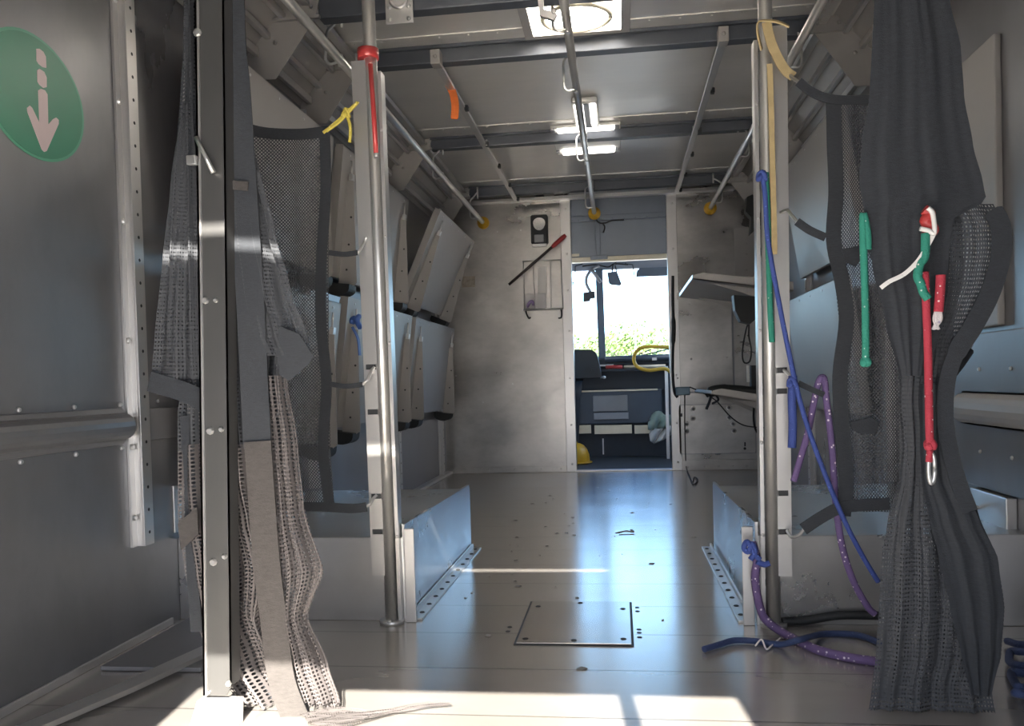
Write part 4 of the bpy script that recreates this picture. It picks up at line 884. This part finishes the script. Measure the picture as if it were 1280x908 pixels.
m = MB(); m.box(-1.3, 1.05, 7.48, 7.55, 0, .3); struct('wall_cab_step', m, NAVYD)
m = MB(); a = UY(754, 560, 7.47); m.box(a.x-.006, a.x+.006, 7.465, 7.48, .02, .16); tag(m.build('step_strip', WHITEP), 'thin white upright strip on the dark step below the dash', 'strip')
e = empty('instrument_console', UY(735, 480, 7.2), 'dark rounded instrument console left of the doorway view', 'console')
m = MB(); m.prism([UY(px, py, 7.1) for px, py in ((700, 437), (738, 437), (744, 440), (747, 446), (751, 466), (752, 472), (700, 474))], (0, .25, 0)); m.build('pod', BLACKP, e)
m = MB(); q = UY(735, 463, 7.1); m.tube([q, q+Vector((0, -.012, 0))], .03, 14); m.build('dial', RUBBER, e)
m = MB(); m.tube([UY(722, 474, 7.2), UY(718, 500, 7.25), UY(716, 560, 7.3), (UY(716, 560, 7.3).x, 7.3, .0)], .05, 10); m.build('column', NAVYD, e)
m = MB(); q = UY(755, 472, 7.15); m.tube([q+Vector((-.03, 0, 0)), q], .008, 8); m.lathe([(0, -.014), (.014, -.008), (.016, 0), (.014, .008), (0, .014)], Matrix.Translation(q), 10); m.build('knob', STEEL, e)
m = MB(); q = UY(752, 460, 7.4)
m.tube([(UY(757, 459, 7.45).x, 7.45, .789), (UY(778, 462, 7.45).x, 7.45, .787)], .016, 8); tag(m.build('red_tool', RED), 'dull red tool lying on the dash', 'tool')
m = MB(); m.tube([(UY(780, 460, 7.45).x, 7.46, .787), (UY(832, 456, 7.45).x, 7.48, .787)], .015, 10); tag(m.build('cream_tube', CREAM), 'cream rolled tube lying on the dash behind the yellow rail', 'tube')
m = MB(); m.tube(smooth([UY(px, py, 6.7) for px, py in ((862, 435), (838, 434.5), (812, 433.5), (800, 436), (793, 444), (793, 453), (799, 460), (812, 463), (830, 461), (838, 465), (842, 470), (850, 480))], 8), .0145, 12); tag(m.build('yellow_handrail', YELM), 'yellow painted looped handrail right of the doorway', 'handrail')
m = MB(); a = UY(833, 470, 7.2); m.box(a.x-.014, a.x+.014, 7.19, 7.21, -.002, .78, .002)
for z in (.4, .5, .6): m.bolt((a.x, 7.19, z), (0, -1, 0), .005)
tag(m.build('cab_post', ALUX), 'slim pale metal post in the cab behind the handrail', 'post')
# mirror, camera, visor
e = empty('sun_visor', UY(812, 342, 7.5), 'long dark blue sun visor at the top right of the windscreen', 'visor')
m = MB(); m.prism([UY(px, py, 7.6) for px, py in ((796, 339), (800, 335), (880, 332), (880, 343), (795, 346))], (0, .03, 0)); m.build('blade', NAVY, e)
m = MB(); m.tube([UY(782, 329, 7.8), UY(782, 330, 7.6), UY(791, 331, 7.6), UY(793, 345, 7.6)], .005, 6); m.build('wire_arm', BLACKP, e)
e = empty('dash_mirror', UY(767, 345, 7.5), 'small dark mirror hanging on a bracket at the windscreen top', 'mirror')
m = MB(); m.prism([UY(px, py, 7.5) for px, py in ((759, 341), (771, 339), (777, 355), (775, 357), (764, 356), (761, 354))], (0, .03, 0)); m.build('shell', NAVY, e)
m = MB(); m.tube([UY(765, 341, 7.52), UY(766, 332, 7.6), UY(771, 327, 7.7)], .006, 6); m.tube([UY(771, 341, 7.52), UY(769, 332, 7.6)], .005, 6); m.build('bracket', BLACKP, e)
e = empty('dash_camera', UY(735, 360, 7.5), 'dark camera unit on a jointed arm beside the windscreen pillar', 'camera')
m = MB(); m.prism([UY(px, py, 7.55) for px, py in ((729, 366), (743, 364), (744, 372), (738, 373), (737, 376), (729, 377))], (0, .08, 0)); m.build('housing', BLACKP, e)
m = MB(); m.tube(smooth([UY(748, 333, 7.78), UY(741, 336, 7.6), UY(734, 345, 7.6), UY(733, 355, 7.6), UY(738, 365, 7.6)]), .014, 8); m.tube([UY(740, 338, 7.55), UY(751, 353, 7.55)], .016, 8); m.build('arm', GREYP, e)
m = MB(); m.prism([UY(px, py, 7.6) for px, py in ((708, 353), (717, 352), (716, 358), (708, 359))], (0, .05, 0)); m.tube([UY(719, 352, 7.62), UY(719, 333, 7.70), UY(728, 330, 7.80)], .005, 6); tag(m.build('small_sensor', BLACKP), 'small black sensor hung at the left edge of the windscreen', 'sensor')
m = MB(); m.tube(smooth([UY(px, py, 7.79) for px, py in ((728, 333), (745, 331), (760, 334), (768, 330), (785, 331))]), .006, 6); tag(m.build('cable_loom', R_BLK), 'dark cable running along the windscreen header', 'cable')
m = MB(); m.tube([UY(800, 445, 7.823), UY(838, 436, 7.823)], .006, 6); m.tube([UY(806, 440, 7.826), UY(814, 437, 7.826)], .006, 6); tag(m.build('wiper_arm', BLACKP), 'dark wiper arm resting outside on the windscreen', 'wiper')
# hard hat and cloths
e = empty('hard_hat', UZ(726, 580, 0), 'yellow hard hat on the cab floor by the left door jamb', 'hard hat')
hc = UZ(724, 579, 0); mh = Matrix.Translation((hc.x-.02, hc.y, .01)) @ Matrix.Diagonal((1, 1.2, 1, 1))
m = MB(); m.lathe([(.108, 0), (.108, .02), (.104, .06), (.088, .105), (.06, .138), (.03, .152), (0, .155)], mh, 28); m.build('shell', YEL, e)
m = MB(); m.lathe([(.108, -.006), (.128, -.006), (.13, .0), (.108, .006)], mh, 28); m.build('brim', YEL, e)
m = MB(); m.tube([(hc.x-.02, hc.y-.13+.26*t, .012+.158*math.sin(PI*t)) for t in [k/16 for k in range(17)]], .010, 8); m.build('ridge', YEL, e)
def cloth(name, mt, label, pts, Y, th):
    P = []
    top_ = smooth([UY(*p, Y) for p in pts[0]], 5); bot = smooth([UY(*p, Y) for p in pts[1]], 5)
    for i in range(11):
        s = i/10; P.append([top_[j].lerp(bot[j], s)+Vector((0, th*math.sin(j*.9+s*4)-th*.5*math.sin(s*PI), 0)) for j in range(len(top_))])
    m = MB(); m.grid(P); o = m.build(name, mt); md = o.modifiers.new('thick', 'SOLIDIFY'); md.thickness = .012; return tag(o, label, 'cloth')
cloth('white_cloth', BAGW, 'white cloth hanging in the doorway beside the right jamb', ([(812, 538), (822, 536), (834, 534), (848, 530)], [(814, 551), (819, 555), (832, 547), (848, 540)]), 7.33, .03)
cloth('green_cloth', BAGG, 'pale green cloth bundle above the white cloth in the doorway', ([(812, 524), (823, 514), (832, 520), (848, 516)], [(811, 537), (822, 536), (834, 534), (848, 531)]), 7.32, .04)

# ------------------------------------------------------------------ outside
m = MB(); m.box(-80, 80, -40, 120, -.80, -.75); struct('floor_outside', m, mat('pale_concrete', (.55, .51, .46), 0, .85, .15, .6))
LEAF = mat('tree_leaves', (.30, .42, .15), 0, .7, .35, 1.2); BARK = mat('tree_bark', (.16, .12, .09), 0, .9, .3, 4)
def tree(x, y, hgt, w, label):
    e = empty('tree', (x, y, -.75), label, 'tree', 'trees beyond the windscreen')
    m = MB(); m.tube([(x, y, -.75), (x+.1, y, hgt*.35), (x, y, hgt*.6)], [.16, .12, .05], 8)
    for k in range(4): m.tube([(x, y, hgt*.25), (x+w*.3*math.cos(k*1.6), y+w*.3*math.sin(k*1.6), hgt*.6)], [.06, .03], 6)
    m.build('trunk', BARK, e)
    m = MB(); blobs = [(random.uniform(-.32, .32)*w, random.uniform(-.3, .3)*w, random.uniform(.15, .80)*hgt, random.uniform(.18, .30)*w) for _ in range(12)]
    for k in range(3200):
        bx_, by_, bz_, br = random.choice(blobs)
        v = Vector((random.gauss(0, 1), random.gauss(0, 1), random.gauss(0, 1))).normalized()*br*random.uniform(.75, 1.02)
        c = Vector((x+bx_, y+by_, bz_))+v; s = random.uniform(.06, .12); n = (v.normalized()+Vector((random.gauss(0, .5), random.gauss(0, .5), random.gauss(0, .5)))).normalized()
        a = n.orthogonal().normalized()*s; b2 = n.cross(a)*.6
        f = m.b.faces.new([m.b.verts.new(c+a), m.b.verts.new(c+b2), m.b.verts.new(c-a), m.b.verts.new(c-b2)])
    m.build('crown', LEAF, e)
for (px, py, y, w, lab) in ((722, 421, 34, 2.6, 'small pale green tree at the left edge of the windscreen view'), (744, 423, 37, 2.8, 'green bush behind the windscreen pillar'), (771, 416, 36, 3.0, 'green tree just right of the windscreen pillar'), (800, 405, 34, 3.4, 'tallest green tree in the middle of the right windscreen'), (828, 407, 38, 3.4, 'green tree at the right edge of the windscreen view'), (786, 412, 42, 3.6, 'rear green tree seen between the two middle trees')):
    p = UY(px, py, y); tree(p.x, y, p.z*.98+.05, w, lab)
m = MB(); p = UY(794, 400, 20); m.tube([(p.x, 20, -.75), (p.x, 20, p.z+.2)], .02, 6); tag(m.build('lamp_pole', GREYP), 'thin pale pole standing in front of the trees', 'pole')

# ------------------------------------------------------------------ light
w = bpy.data.worlds.new('sky'); sc.world = w; w.use_nodes = True; N, L = w.node_tree.nodes, w.node_tree.links
bg = N['Background']; tc = N.new('ShaderNodeTexCoord'); sp = N.new('ShaderNodeSeparateXYZ'); L.new(tc.outputs['Generated'], sp.inputs[0])
def ramp(cols):
    r = N.new('ShaderNodeValToRGB'); el = r.color_ramp.elements
    el[0].position = cols[0][0]; el[0].color = (*cols[0][1], 1); el[1].position = cols[1][0]; el[1].color = (*cols[1][1], 1)
    L.new(sp.outputs['Z'], r.inputs['Fac']); return r
ra = ramp(((0, (.52, .80, 1.0)), (.5, (.20, .46, 1.0)))); rb = ramp(((0, (.34, .35, .37)), (.7, (.27, .30, .36))))   # bluer away from the sun
mr = N.new('ShaderNodeMapRange'); mr.inputs['From Min'].default_value = .15; mr.inputs['From Max'].default_value = .75; L.new(sp.outputs['Y'], mr.inputs['Value'])
mx = N.new('ShaderNodeMix'); mx.data_type = 'RGBA'; L.new(mr.outputs[0], mx.inputs['Factor']); L.new(rb.outputs['Color'], mx.inputs['A']); L.new(ra.outputs['Color'], mx.inputs['B'])
L.new(mx.outputs['Result'], bg.inputs['Color']); bg.inputs['Strength'].default_value = 3.5
sd = bpy.data.lights.new('sun', 'SUN'); so = bpy.data.objects.new('sun', sd); C.objects.link(so); sd.energy = 11; sd.angle = math.radians(.53); sd.color = (1, .93, .82)
so.rotation_euler = Vector((-.09, 1, -.73)).to_track_quat('-Z', 'Y').to_euler(); so.location = (2, -8, 6)

sc.view_settings.view_transform = 'Standard'; sc.view_settings.look = 'None'; sc.view_settings.gamma = 1; sc.view_settings.use_curve_mapping = False
sc.view_settings.exposure = 1.68
try:
    sc.cycles.max_bounces = 16; sc.cycles.diffuse_bounces = 8; sc.cycles.glossy_bounces = 8; sc.cycles.transparent_max_bounces = 32; sc.cycles.sample_clamp_indirect = 10; sc.cycles.caustics_reflective = True
    sc.cycles.blur_glossy = .5
except Exception: pass
